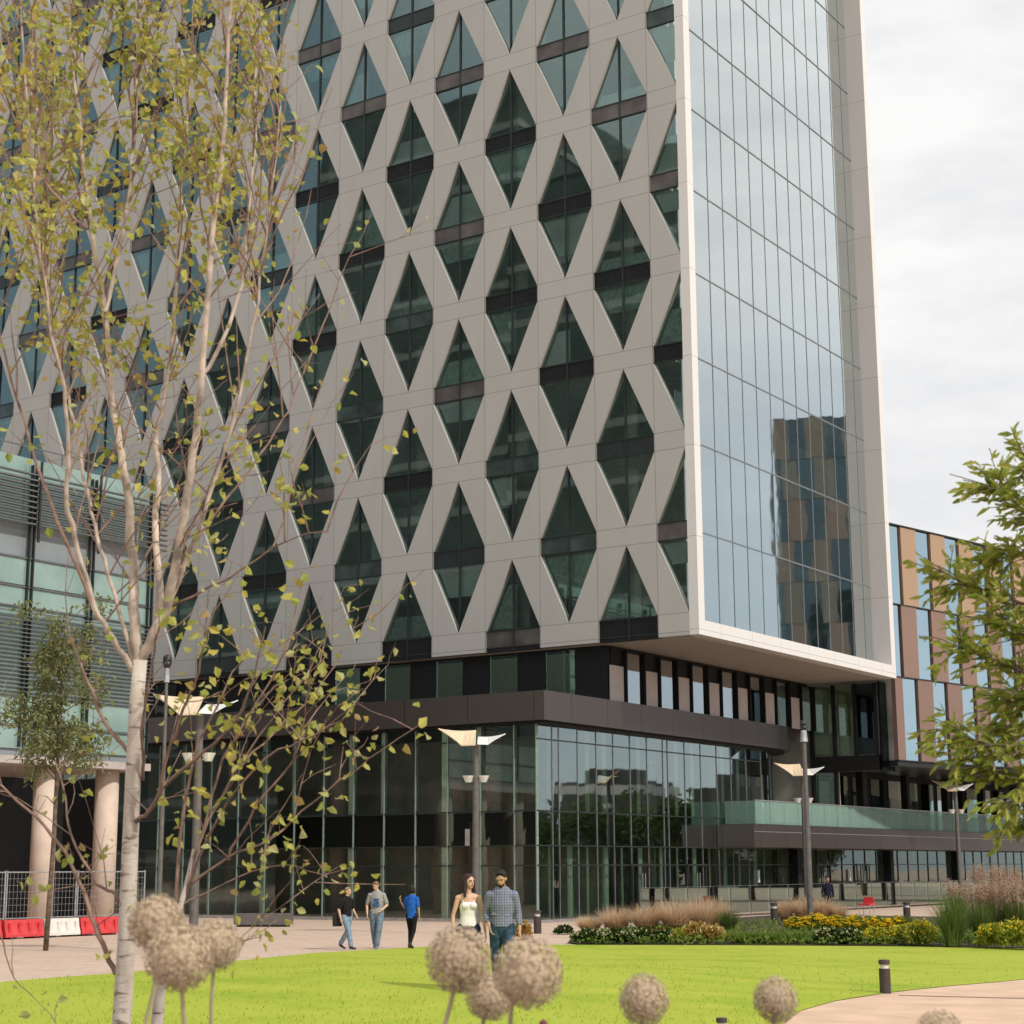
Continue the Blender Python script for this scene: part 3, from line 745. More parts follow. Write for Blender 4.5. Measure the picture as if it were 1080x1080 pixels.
# --- birch in the foreground
DB = 10.0
BT = thing('birch_tree', 'slender silver birch with peeling pale trunk and sparse yellowing leaves in the foreground', 'tree', tuple(at(128, 1085, DB)-Vector((0, 0, .75))))
def P3(lst, d0=DB, dz=0.0):
    return [at(x, y, d0+dz*i/(len(lst)-1)) for i, (x, y) in enumerate(lst)]
S = FPX/DB
base = at(128, 1085, DB); gz = H(base.x, base.y)
trunk_px = [(128, 1085), (133, 1000), (137, 900), (141, 800), (144, 740), (148, 695)]
tp = [Vector((base.x, base.y, gz-.1))]+P3(trunk_px)
mb = MB(); mb.tube(tp, [.075, .056, .051, .047, .043, .041, .040], 14)
limbs = [
 ([(146, 700), (141, 640), (140, 600), (136, 540), (128, 480), (118, 420), (112, 340), (97, 250), (86, 150), (76, 50), (70, -40)], 7.0, .5),
 ([(148, 697), (170, 655), (185, 600), (198, 520), (209, 440), (214, 380), (224, 250), (236, 150), (240, 60), (246, -30)], 7.0, -.5),
 ([(170, 655), (164, 573), (167, 507), (165, 457), (176, 407), (186, 300), (190, 200), (200, 90), (204, -20)], 4.6, .7),
 ([(140, 708), (118, 672), (100, 640), (82, 580), (71, 527), (72, 473), (67, 407), (52, 340), (40, 240), (30, 120), (22, 10)], 4.0, -.6),
 ([(143, 700), (130, 660), (110, 590), (97, 540), (87, 490), (74, 430), (60, 380), (50, 300), (52, 200), (58, 80)], 3.0, .3),
 ([(176, 640), (205, 570), (238, 470), (262, 370), (278, 270), (288, 190), (296, 110)], 3.0, -.3),
 ([(186, 598), (228, 540), (275, 480), (305, 430), (322, 385)], 2.2, .5),
 ([(97, 636), (50, 520), (18, 420), (-8, 320), (-20, 220)], 2.6, .4),
 ([(212, 400), (250, 320), (262, 230), (270, 120), (268, 20)], 2.8, .4),
 ([(112, 330), (130, 240), (142, 140), (146, 30), (150, -30)], 2.8, .6),
 ([(176, 640), (240, 610), (300, 570), (345, 560)], 1.8, -.4),
 ([(92, 240), (40, 180), (5, 100), (-20, 40)], 2.2, .3)]
low = [
 ([(139, 868), (153, 858), (167, 839), (176, 798), (193, 747), (207, 717), (216, 680), (226, 640)], 2.8, -.5),
 ([(168, 835), (205, 800), (240, 770), (262, 730), (280, 660)], 2.4, -.4),
 ([(122, 1025), (107, 995), (93, 954), (70, 902), (37, 861), (0, 828), (-20, 815)], 3.0, .4),
 ([(131, 955), (118, 940), (100, 930), (75, 880), (68, 840), (58, 800)], 2.4, .3),
 ([(142, 800), (110, 760), (85, 700), (72, 660)], 2.6, .3),
 ([(150, 820), (150, 770), (160, 700), (168, 660)], 2.0, -.5)]
# second stem behind the seed heads and its fan of shoots
b2 = at(164, 1085, DB+.1)
mb.tube([Vector((b2.x, b2.y, gz-.1)), at(165, 1085, DB+.1), at(170, 1035, DB), at(183, 980, DB), at(196, 935, DB), at(204, 895, DB)], [.045, .038, .03, .022, .014, .007], 10)
part('trunk', mb, M['birch'], BT, smooth=True)
fan = [([(196, 935), (240, 905), (290, 880), (330, 845), (390, 800), (445, 762)], 1.7, -.3),
 ([(196, 935), (214, 880), (250, 810), (300, 740), (345, 690)], 1.9, .3),
 ([(185, 975), (190, 880), (205, 800), (240, 720), (262, 690)], 2.2, .2),
 ([(196, 940), (230, 860), (280, 800), (330, 775), (365, 755)], 1.8, -.5),
 ([(214, 880), (235, 800), (285, 720), (310, 650), (318, 600)], 1.6, .4),
 ([(190, 955), (250, 925), (300, 912), (345, 925)], 1.0, .2),
 ([(240, 905), (270, 850), (310, 800), (322, 740), (328, 690)], 1.5, -.2),
 ([(250, 810), (290, 770), (340, 720), (378, 650)], 1.4, .5),
 ([(182, 985), (235, 1000), (270, 975), (330, 930)], .9, .3),
 ([(0, 985), (15, 1030), (45, 1060), (68, 1090)], .9, .1)]
leaves = MB(); twigs = MB()
def smooth_path(pts, sub=4, jit=.012):
    out = []
    for i in range(len(pts)-1):
        p0 = pts[max(i-1, 0)]; p1 = pts[i]; p2 = pts[i+1]; p3 = pts[min(i+2, len(pts)-1)]
        for j in range(sub):
            t = j/sub; q = .5*((2*p1)+(-p0+p2)*t+(2*p0-5*p1+4*p2-p3)*t*t+(-p0+3*p1-3*p2+p3)*t*t*t)
            out.append(q+rvec(jit*.4))
    out.append(pts[-1]); return out
def put_leaf(p, scale=1.0):
    d = Vector((random.gauss(0, .8), random.gauss(0, .8), random.gauss(-.55, .5)))
    q = p+d.normalized()*.02
    l = random.uniform(.045, .078)*scale; leaf(leaves, q, d, l, l*random.uniform(.6, .82))
def density(px, py):
    if py < 380: return max(.22, 1.0-max(0, px-215)/125)*(1.0 if py < 330 else .7)
    if py < 640: return .26 if px < 215 else .52
    return .62 if px > 180 else .24
def shoot(p, d, l, r, dens, lvl=0):
    n = max(3, int(l/.16)); pts = [p]; q = p.copy(); dd = (d+Vector((0, 0, .35 if lvl == 0 else .1))).normalized()
    for i in range(n):
        dd = (dd+rvec(.11)+Vector((0, 0, .05 if lvl == 0 else -.02))).normalized(); q = q+dd*(l/n); pts.append(q.copy())
    twigs.tube(pts, [r*(1-.8*i/n)+.0008 for i in range(n+1)], 5, False)
    for i, a in enumerate(pts[1:], 1):
        x, y, _ = project(a); k = density(x, y)*dens
        for _ in range(6):
            if random.random() < k*.235: put_leaf(a+rvec(.05), .9)
        if lvl < 2 and random.random() < .46:
            s = (dd+rvec(.55)); s.z = abs(s.z)*.7+.1
            shoot(a, s, l*random.uniform(.25, .5), r*.5, dens, lvl+1)
for lst, r, dz in limbs:
    pts = smooth_path(P3(lst, DB, dz)); n = len(pts); mb = MB(); r *= .0046
    mb.tube(pts, [max(.0035, r*(1-.8*i/n)) for i in range(n)], 8, False)
    part('limb', mb, M['limb'] if r > .012 else M['twig'], BT, smooth=True)
    for i in range(5, n):
        x, y, _ = project(pts[i])
        kk = 2 if y < 330 else 1
        for _ in range(kk):
            if random.random() < (.72 if y < 420 else .42):
                s = Vector((random.gauss(0, .42), random.gauss(0, .42), 1.0)) if y < 500 else Vector((random.gauss(.1, .6), random.gauss(0, .6), .8))
                shoot(pts[i], s, random.uniform(.35, 1.15), .0052, 1.0)
for lst, r, dz in low+fan:
    pts = smooth_path(P3(lst, DB, dz)); n = len(pts); mb = MB(); r *= .0054
    mb.tube(pts, [max(.002, r*(1-.75*i/n)) for i in range(n)], 6, False)
    part('limb', mb, M['twig'], BT, smooth=True)
    for i in range(4, n):
        x, y, _ = project(pts[i])
        if random.random() < .42:
            s = Vector((random.gauss(.15, .5), random.gauss(.1, .5), random.gauss(.6, .35)))
            shoot(pts[i], s, random.uniform(.15, .6), .0032, .9, 1)
        if random.random() < (.66 if x > 190 and y < 940 else .2):
            for _ in range(random.randint(1, 3)): put_leaf(pts[i]+rvec(.05), 1.12)
part('twigs', twigs, M['twig'], BT, smooth=True)
part('crown', leaves, M['birchleaf'], BT)

# --- generic broad tree
M['bark'] = simple('tree_bark', (.16, .12, .09), .85, var=.3, nscale=8, bmp=.4)
M['cherry'] = leafmat('narrow_leaf', [(.20, .28, .04), (.36, .42, .07), (.50, .50, .10), (.26, .35, .055), (.56, .50, .12)], .5, trans=.5)
M['olive'] = leafmat('olive_leaf', [(.12, .15, .05), (.20, .22, .09), (.27, .27, .12), (.16, .19, .08)], .6)
M['greenleaf'] = leafmat('green_leaf', [(.03, .06, .015), (.06, .11, .02), (.10, .15, .03)], .6)

# --- tree whose branches reach in from the right
DR = 8.0
g0 = at(1215, 950, DR); RT = thing('cherry_tree', 'leafy tree with narrow green leaves whose boughs reach in from the right edge', 'tree', (g0.x, g0.y, H(g0.x, g0.y)))
mb = MB(); mb.tube([(g0.x, g0.y, H(g0.x, g0.y)-.1), at(1212, 1000, DR), at(1205, 850, DR), at(1195, 700, DR), at(1190, 560, DR), at(1170, 420, DR)], [.13, .10, .085, .07, .05, .03], 12)
part('trunk', mb, M['bark'], RT, smooth=True)
tw = MB(); lv = MB()
bl = [([(1195, 700), (1130, 660), (1075, 640), (1020, 625), (965, 604)], .020), ([(1195, 620), (1130, 580), (1085, 555), (1050, 530), (1022, 512)], .018),
 ([(1190, 560), (1130, 520), (1095, 505), (1072, 492)], .015), ([(1200, 760), (1130, 735), (1080, 715), (1030, 698), (985, 682)], .020),
 ([(1204, 830), (1130, 800), (1070, 790), (1020, 785), (975, 768)], .018), ([(1206, 870), (1140, 850), (1080, 830), (1035, 815), (995, 800)], .016),
 ([(1204, 800), (1140, 770), (1090, 765), (1050, 770)], .015), ([(1195, 650), (1140, 610), (1090, 590), (1055, 585), (1030, 590)], .015),
 ([(1206, 880), (1150, 880), (1105, 872), (1070, 868)], .014), ([(1198, 720), (1150, 690), (1100, 680), (1060, 668), (1035, 650)], .014),
 ([(1198, 790), (1150, 745), (1100, 740), (1062, 735), (1040, 742)], .014), ([(1205, 850), (1150, 820), (1100, 815), (1050, 845)], .014)]
for lst, r in bl:
    lst = [(x+26*(1200-x)/200, y) for x, y in lst]
    pts = smooth_path(P3(lst, DR, random.uniform(-.5, .5)), 6); n = len(pts)
    mb = MB(); mb.tube(pts, [max(.003, r*.8*(1-.85*i/n)) for i in range(n)], 6, False); part('bough', mb, M['bark'], RT, smooth=True)
    for i in range(3, n):
        for _ in range(3):
            d0 = (pts[i]-pts[max(0, i-2)]).normalized(); s = (d0*1.0+rvec(.5)); s.z += .12
            l = random.uniform(.07, .24); k = int(l/.018)
            q = pts[i].copy(); s.normalize(); path = [q.copy()]
            for j in range(k):
                s = (s+rvec(.06)+Vector((0, 0, -.03))).normalized(); q = q+s*.018; path.append(q.copy())
                for sd in (-1, 1):
                    if random.random() < .33:
                        side_ = s.cross(Vector((0, 0, 1))+rvec(.3)).normalized()*sd
                        ld = s*.65+side_*.7+Vector((0, 0, -.25))+rvec(.15); ll = random.uniform(.05, .085)
                        leaf(lv, q, ld, ll, ll*.36)
            if len(path) > 2: tw.tube(path, [.0022]*len(path), 4, False)
part('twigs', tw, M['bark'], RT); part('crown', lv, M['cherry'], RT)

# --- young tree on the plaza behind the birch
q = G(48, 1002); dq = project(q)[2]
ST = thing('young_tree', 'small young tree with loose olive crown on the plaza beside red barriers', 'tree', tuple(q))
mb = MB(); mb.tube([q-Vector((0, 0, .1)), at(52, 950, dq), at(57, 880, dq), at(62, 780, dq), at(66, 700, dq), at(70, 650, dq)], [.075, .07, .06, .05, .03, .012], 10)
part('trunk', mb, M['bark'], ST, smooth=True)
lv = MB(); tw = MB()
for i in range(60):
    t = random.random(); y0 = 850-190*t; st = at(58+8*t, y0, dq)
    a = random.uniform(0, 2*PI); l = random.uniform(.4, 1.5)*(1 if t < .7 else .8); dd = Vector((math.cos(a), math.sin(a), random.uniform(.1, .9)))*l
    pth = [st, st+dd*.5+Vector((0, 0, .1)), st+dd, st+dd*1.15-Vector((0, 0, random.uniform(.15, .7)))]
    tw.tube(pth, [.018, .012, .007, .003], 5, False)
    if y0 > 810 and random.random() < .6: continue
    for k in range(95):
        u = random.uniform(.3, 1); j = min(2, int(u*3)); pp = pth[j].lerp(pth[j+1], u*3-j)+rvec(.15)
        d = Vector((random.gauss(0, .5), random.gauss(0, .5), -random.random())); ll = random.uniform(.10, .19); leaf(lv, pp, d, ll, ll*.45)
part('twigs', tw, M['bark'], ST); part('crown', lv, M['olive'], ST)

# --- trees across the square, mirrored in the podium glass
def bushy(name, label, loc, h, rad, group=None, n=1500):
    t = thing(name, label, 'tree', loc, group)
    mb = MB(); x, y, z = loc; mb.tube([(x, y, z-.1), (x+.1, y, z+h*.3), (x, y+.1, z+h*.7)], [.22, .16, .05], 8); part('trunk', mb, M['bark'], t)
    lv = MB(); cs = [(Vector((random.gauss(0, .4)*rad, random.gauss(0, .4)*rad, h*random.uniform(.35, .9))), rad*random.uniform(.3, .5)) for _ in range(16)]
    for _ in range(n):
        c, r = random.choice(cs); p = Vector(loc)+c+rvec(1).normalized()*r*random.uniform(.5, 1.05); ll = random.uniform(.25, .5); leaf(lv, p, rvec(1), ll, ll*.6)
    part('crown', lv, M['greenleaf'], t); return t
pt = None
for k in range(16):
    x, y = mir(24.6+1.35*k, 118+8*random.random()) if k < 9 else (15.5+3.6*(k-9), 62+8.5*(k-9))
    if k == 0: pt = bushy('square_tree', 'dark leafy tree across the square that shows only mirrored in the podium glass', (x, y, 0), 6.4, 3.0, 'trees across the square')
    else:
        c = copy_tree(pt); c.location = (x, y, 0); c.rotation_euler.z = random.random()*6; s = random.uniform(.8, 1.15); c.scale = (s, s, s)

# ------------------------------------------------------------ seed heads of the foreground
M['floret'] = leafmat('dry_floret', [(.48, .34, .28), (.68, .54, .40), (.76, .66, .46), (.54, .38, .33), (.68, .62, .38), (.66, .50, .43)], .8, trans=.25)
M['stalk'] = simple('dry_stalk', (.52, .45, .27), .7, var=.12)
M['budred'] = simple('dark_red_bud', (.16, .012, .03), .6)
heads = [(165, 973, 33, 4.6, (150, 1095), 'allium seed head at the upper left of the trio beside the birch trunk'), (189, 1009, 38, 4.3, (196, 1100), 'large allium seed head in front of the trio beside the birch'),
 (227, 996, 29, 4.9, (222, 1100), 'allium seed head at the right of the trio beside the birch'), (484, 1011, 36, 4.4, (464, 1100), 'allium seed head at the left of the middle cluster'),
 (557, 1025, 40, 4.1, (536, 1110), 'largest allium seed head at the right of the middle cluster'), (517, 1050, 28, 4.9, (508, 1110), 'small darker allium seed head tucked behind the middle cluster'),
 (679, 1054, 28, 4.9, (680, 1130), 'single round allium seed head over the lawn, right of the middle cluster'), (818, 1054, 26, 5.0, (815, 1130), 'single round allium seed head in front of the path corner'),
 (992, 1092, 29, 4.7, (992, 1150), 'allium seed head just rising into the bottom edge over the path')]
hm = []
for v in range(3):
    mb = MB(); R0 = 1.0
    for k in range(780):
        ga = PI*(3-math.sqrt(5))*k; zz = 1-2*(k+.5)/780; rr = math.sqrt(1-zz*zz)
        d = (Vector((rr*math.cos(ga), rr*math.sin(ga), zz))+rvec(.05)).normalized(); L = random.uniform(.78, 1.0)
        s = d.orthogonal().normalized(); s2 = d.cross(s)
        mb.add([d*.15-s*.006, d*.15+s*.006, d*L+s*.005, d*L-s*.005], [(0, 1, 2, 3)])
        tip = d*L; off = random.uniform(0, PI)
        for j in range(6):
            a = off+j*PI/3; e = (s*math.cos(a)+s2*math.sin(a)); el = random.uniform(.09, .14)
            t1 = e.cross(d)*.021
            mb.add([tip-t1, tip+t1, tip+e*el+d*random.uniform(.0, .07)], [(0, 1, 2)])
        mb.ball(tip, .024, 5, 3)
    mb.ball((0, 0, 0), .62, 18, 12)
    hm.append(mb.mesh('seed_head', M['floret']))
for k, (x, y, r, d, foot, lb) in enumerate(heads):
    c = at(x, y, d); f = at(foot[0], foot[1], d+.05); dirv = (f-c); g = Vector((f.x+dirv.x*.3, f.y+dirv.y*.3, 0)); g.z = H(g.x, g.y)+.02
    t = thing('allium', lb, 'flower', tuple(g), 'allium seed heads in the foreground')
    rad = r/FPX*d*.97
    o = link('seed_head', hm[k % 3], t); o.location = c-g; o.scale = (rad*random.uniform(.95, 1.05), rad*random.uniform(.95, 1.05), rad*random.uniform(.93, 1.03)); o.rotation_euler = (random.random()*6, random.random()*6, random.random()*6)
    mb = MB(); mid = (c+f)/2+rvec(.01); mb.tube([g, g.lerp(f, .6)+rvec(.015), f, mid, c], [.008, .008, .0065, .006, .005], 6); part('stem', mb, M['stalk'], t, smooth=True)
c = at(573, 1082, 4.4); g = Vector((c.x+.02, c.y, H(c.x, c.y)))
t = thing('red_bud_flower', 'dark red flower bud poking up at the bottom edge right of the cluster', 'flower', tuple(g))
mb = MB(); mb.ball(c, (.012, .012, .017), 10, 8); part('bud', mb, M['budred'], t, smooth=True)
mb = MB(); mb.tube([g, c], .004, 6); part('stem', mb, M['stalk'], t)

# ------------------------------------------------------------ bed plants
PM = {
 'tan': leafmat('feather_grass_plume', [(.58, .40, .24), (.70, .52, .34), (.78, .62, .44), (.62, .44, .28)], .8, trans=.45),
 'green': leafmat('sedge_blade', [(.07, .12, .025), (.12, .18, .04), (.18, .23, .06)], .6),
 'lime': leafmat('lime_leaf', [(.22, .28, .03), (.34, .38, .05), (.42, .42, .07)], .6),
 'dkgreen': leafmat('hedge_leaf', [(.02, .045, .012), (.04, .08, .018), (.07, .12, .025)], .5),
 'mid': leafmat('perennial_leaf', [(.09, .16, .02), (.15, .23, .03), (.20, .28, .05)], .6),
 'yellow': leafmat('yellow_petal', [(.78, .50, .01), (.88, .66, .03), (.84, .58, .02)], .6),
 'orange': leafmat('bronze_leaf', [(.42, .26, .06), (.52, .36, .09), (.34, .17, .06)], .7),
 'pink': leafmat('pink_plume', [(.46, .31, .22), (.58, .42, .31), (.40, .27, .18)], .8),
 'pale': leafmat('pale_flower', [(.60, .55, .25), (.70, .64, .38)], .7),
 'red': leafmat('red_flower', [(.42, .06, .04), (.55, .14, .09)], .7)}
def blades(mb, base, n, h, spread, wd, curve=.5, hmin=.6, seg=4, rad=.1):
    for _ in range(n):
        a = random.uniform(0, 2*PI); r0 = rad*math.sqrt(random.random()); b0 = base+Vector((math.cos(a)*r0, math.sin(a)*r0, 0))
        a += random.gauss(0, .5); hh = h*random.uniform(hmin, 1); sp_ = spread*random.uniform(.1, 1); o = Vector((math.cos(a), math.sin(a), 0)); sd = Vector((-o.y, o.x, 0))*wd*.5
        vs = []
        for i in range(seg+1):
            t = i/seg; p = b0+o*sp_*(t**1.6)+Vector((0, 0, hh*(t-curve*.5*t*t*sp_/max(h, .1))))
            k = (1-t)*.9+.1; vs += [p-sd*k, p+sd*k]
        mb.add(vs, [(2*i, 2*i+1, 2*i+3, 2*i+2) for i in range(seg)])
def dome(mb, base, n, h, rx, size, asp=.5, fl=.25):
    for _ in range(n):
        a = random.uniform(0, 2*PI); u = random.random()**.4; el = random.uniform(0, PI/2)
        p = base+Vector((math.cos(a)*math.cos(el)*rx*u, math.sin(a)*math.cos(el)*rx*u, h*(.12+.85*math.sin(el)*u)))
        d = Vector((math.cos(a), math.sin(a), random.uniform(-.2, 1.1)))+rvec(.3); l = size*random.uniform(.6, 1.2); leaf(mb, p, d, l, l*asp)
def base_at(px, py): return G(px, py)+Vector((0, 0, .04))
def plant(kind, px, py, hpx, wpx, label, group):
    b0 = base_at(px, py); s = FPX/project(b0)[2]; h = hpx/s; r = wpx/s/2
    names = {'feather': 'feather_grass', 'sedge': 'sedge', 'yellow': 'yellow_perennial', 'hedge': 'low_shrub', 'mound': 'grass_mound', 'bronze': 'bronze_shrub', 'plume': 'plume_grass', 'lime': 'lime_shrub', 'red': 'red_perennial'}
    t = thing(names[kind], label, 'plant', tuple(b0), group)
    lo = MB(); fl = MB()
    if kind == 'feather':
        blades(lo, b0, 260, h*.7, r*.9, .02, .5, .5, 4, r*.3); part('foliage', lo, PM['orange'], t)
        blades(fl, b0+Vector((0, 0, h*.2)), 760, h*random.uniform(.8, 1.05), r*1.3, .020, .75, .35, 5, r*.5)
        part('plumes', fl, PM['tan'], t)
    elif kind == 'sedge':
        blades(lo, b0, 520, h, r*1.2, .028, .45, .55, 5, r*.3); part('foliage', lo, PM['green'], t)
    elif kind == 'mound':
        blades(lo, b0, 500, h, r, .025, .5, .6, 3, r*.8); part('foliage', lo, PM['mid'], t)
    elif kind == 'yellow':
        dome(lo, b0, 420, h*.85, r, .13, .4); part('foliage', lo, PM['mid'], t)
        hh_ = h*random.uniform(.8, 1.15)
        for _ in range(120):
            a = random.uniform(0, 2*PI); u = math.sqrt(random.random()); p = b0+Vector((math.cos(a)*r*u, math.sin(a)*r*u, hh_*random.uniform(.45, 1.05)*(1-.35*u*u)))
            for j in range(6):
                e = Vector((math.cos(j*PI/3), math.sin(j*PI/3), random.uniform(.1, .5))); leaf(fl, p, e, .075, .045)
        tag(part('flowers', fl, PM['yellow'], t), kind='stuff')
    elif kind in ('hedge', 'lime', 'bronze', 'red'):
        m_ = {'hedge': 'dkgreen', 'lime': 'lime', 'bronze': 'orange', 'red': 'mid'}[kind]
        dome(lo, b0, 620, h, r, .15, .55); part('foliage', lo, PM[m_], t)
        m2 = {'hedge': 'pale', 'lime': 'yellow', 'bronze': 'pale', 'red': 'red'}[kind]
        for _ in range(110 if kind != 'red' else 150):
            a = random.uniform(0, 2*PI); u = math.sqrt(random.random()); p = b0+Vector((math.cos(a)*r*u, math.sin(a)*r*u, h*random.uniform(.6, 1.1)*(1-.3*u*u)))
            leaf(fl, p, rvec(1)+Vector((0, 0, 1)), .08, .05)
        tag(part('flowers', fl, PM[m2], t), kind='stuff')
    elif kind == 'plume':
        blades(lo, b0, 420, h*.75, r, .022, .4, .5, 4, r*.4); part('foliage', lo, PM['green'], t)
        for _ in range(26):
            a = random.uniform(0, 2*PI); u = math.sqrt(random.random()); top = b0+Vector((math.cos(a)*r*u, math.sin(a)*r*u, h*random.uniform(.75, 1.0)))
            lo2 = b0.lerp(top, .1); fl.tube([lo2, top], .008, 4, False)
            for _ in range(34):
                p = top-Vector((0, 0, random.random()*h*.22))+rvec(.05); leaf(fl, p, rvec(1), .07, .035)
        part('plumes', fl, PM['pink'], t)
    return t
F = [
 ('feather', [(622, 984, 20, 40), (650, 984, 27, 46), (682, 984, 34, 50), (712, 984, 38, 50), (740, 983, 40, 48), (757, 982, 33, 34)], 'tan feather grass clump in the wide drift before the podium', 'tan feather grasses in the wide drift'),
 ('feather', [(828, 972, 22, 28), (848, 972, 26, 34), (868, 972, 26, 34), (884, 972, 20, 26)], 'tan feather grass clump behind the yellow flowers', 'tan feather grasses behind the yellow flowers'),
 ('hedge', [(622, 995, 12, 34), (648, 995, 12, 34), (676, 995, 13, 36), (700, 995, 11, 28)], 'low dark green shrub with pale flowers at the lawn edge below the wide drift', 'low dark shrubs at the lawn edge'),
 ('bronze', [(735, 995, 20, 28), (752, 995, 17, 26)], 'low bronze and yellow leaved shrub at the lawn edge', 'bronze shrubs at the lawn edge'),
 ('mound', [(785, 995, 15, 34), (812, 995, 16, 38), (842, 995, 15, 36)], 'soft green grass mound along the lawn edge', 'green grass mounds at the lawn edge'),
 ('yellow', [(840, 984, 18, 26), (860, 984, 19, 28), (882, 984, 20, 28), (902, 985, 21, 28), (924, 986, 21, 30), (945, 986, 20, 28)], 'bushy plant covered in bright yellow flowers in the long yellow drift', 'yellow flowering plants in the drift'),
 ('hedge', [(876, 996, 15, 32), (896, 996, 14, 28)], 'dark green shrub in front of the yellow flowers', 'dark shrubs before the yellow flowers'),
 ('lime', [(925, 996, 15, 34), (950, 996, 17, 34), (972, 997, 24, 36)], 'lime green low shrub between the yellow flowers and the tall sedge', 'lime shrubs beside the tall sedge'),
 ('lime', [(1048, 1000, 24, 34), (1072, 1001, 28, 38), (1098, 1002, 28, 38)], 'yellow and green low shrub at the right end of the bed', 'yellow green shrubs at the right end'),
 ('plume', [(1030, 984, 50, 34), (1052, 984, 56, 38), (1076, 985, 58, 38), (1010, 972, 44, 30), (1042, 974, 62, 32), (1066, 973, 58, 32)], 'tall grass with pinkish feathery plumes at the right of the bed', 'pink plumed grasses'),
]
for kind, lst, lb, gr in F:
    for a in lst: plant(kind, *a, lb, gr)
plant('sedge', 1006, 999, 62, 54, 'large upright dark green sedge clump, tallest in the bed', None)
plant('sedge', 1036, 998, 50, 34, 'slimmer green sedge clump right beside the large one', None)
plant('sedge', 768, 984, 26, 30, 'small upright green sedge at the right end of the tan feather grass', None)
plant('sedge', 955, 986, 22, 24, 'short green sedge at the right end of the yellow flowers', None)
plant('red', 1072, 980, 30, 30, 'plant with dull red flowers at the far right of the bed', None)
plant('bronze', 550, 990, 16, 18, 'small lone plant with yellowing leaves beside the dark bollard on the plaza', None)
plant('hedge', 595, 985, 6, 16, 'tiny dark plant at the left tip of the bed', None)
plant('red', 700, 990, 10, 20, 'low plant with dull red flowers under the tan feather grass', None)
plant('lime', 716, 995, 12, 20, 'small lime green plant between the dark and bronze shrubs', None)
# ground cover between them
mb = MB()
for _ in range(9000):
    px = random.uniform(602, 1110); py = random.uniform(974, 998) if random.random() < .6 else random.uniform(993.5, 998.5); q = G(px, py)
    if not inpoly(q.x, q.y, BED): continue
    leaf(mb, q+Vector((0, 0, .02+random.random()*.2)), rvec(1)+Vector((0, 0, .8)), .13, .06)
tag(link('ground_cover', mb.mesh('ground_cover', PM['mid'])), 'mixed green ground cover filling the planting bed', 'plants', kind='stuff')

# ------------------------------------------------------------ street furniture
def lamp(px, Y_, label, topx=None):
    p = hit(px, 915, 1, Y_); loc = Vector((p.x, p.y, 0)); hh = 6.65
    t = thing('street_lamp', label, 'street lamp', tuple(loc), 'twin winged street lamps')
    x, y = loc.x, loc.y
    mb = MB(); mb.tube([(x, y, 0), (x, y, hh-.25)], [.125, .10], 14); mb.tube([(x, y, 0), (x, y, .06)], .22, 14); part('pole', mb, M['lampsteel'], t, smooth=False)
    vr = Vector((rgt.x, rgt.y, 0)).normalized(); vf = Vector((-vr.y, vr.x, 0))
    def wing(sgn, L, z0, z1, tipz, mat):
        mb = MB(); n = 8; vs = []
        for i in range(n+1):
            u = i/n; zt = hh+z1+(tipz-z1)*u-.05*math.sin(PI*u); zb = hh+z0+(tipz-z0)*(max(0, (u-.38)/.62)**.85)
            for sd, zz in ((1, zt), (-1, zb)):
                for th in (0, .03): q = loc+vr*sgn*(L*u+(.0 if sgn < 0 else .06)-sgn*.0)+vf*(.55*(1-u)+.03)*sd; vs.append((q.x, q.y, zz+th))
        fs = []
        for i in range(n):
            a = 4*i; fs += [(a, a+2, a+6, a+4), (a+1, a+5, a+7, a+3), (a, a+4, a+5, a+1), (a+2, a+3, a+7, a+6)]
        fs += [(0, 1, 3, 2), (4*n, 4*n+2, 4*n+3, 4*n+1)]; mb.add(vs, fs); part('wing', mb, mat, t, smooth=False)
    wing(-1, 1.28, -.46, .12, .14, M['wing_tan']); wing(1, .95, -.42, -.10, -.04, M['wing_white'])
    for sgn in (-1, 1):
        mb = MB(); c = loc+vr*.26*sgn; mb.tube([loc+Vector((0, 0, 5.05)), c+Vector((0, 0, 5.05))], .025, 6)
        mb.tube([c+Vector((0, 0, 5.0)), c+Vector((0, 0, 5.22))], [.10, .2], 10); part('spotlight', mb, M['lampglass'], t)
    return t
lamp(502, -16.3, 'winged street lamp standing at the podium corner behind the walking couple')
lamp(850, 9.2, 'winged street lamp by the terrace, half hidden by the tall camera pole')
lamp(1012, 30, 'farthest winged street lamp, beyond the flower bed at the right')
lamp(206, -30.6, 'winged street lamp behind the birch branches at the left')
# notice plate on the first lamp
def pole(px, d, top, label, rad):
    q = hit(px, 915, 2, 2.15); b0 = at(px, 914, d); b0.z = 0
    t = thing('camera_pole', label, 'pole', tuple(b0)); h = 2.15+(914-top)*d/FPX
    mb = MB(); mb.tube([b0, b0+Vector((0, 0, h*.5)), b0+Vector((0, 0, h*.501)), b0+Vector((0, 0, h-.75))], [rad*1.25, rad*1.15, rad, rad*.8], 14); part('pole', mb, M['lampsteel'], t)
    mb = MB(); mb.tube([b0+Vector((0, 0, h-.75)), b0+Vector((0, 0, h-.35))], [rad*1.5, rad*1.1], 12); part('collar', mb, M['alu'], t)
    mb = MB(); mb.ball(b0+Vector((0, 0, h-.12)), (.12, .12, .13), 14, 10); mb.tube([b0+Vector((0, 0, h-.36)), b0+Vector((0, 0, h-.2))], [.08, .14], 12); part('camera_dome', mb, M['dark'], t, smooth=True)
pole(853, 60, 760, 'tall dark pole with a camera dome in front of the terrace', .09)
pole(169, 46, 686, 'slim dark pole with a camera dome behind the birch trunk', .055)
b0 = hit(502, 915, 1, -16.3)
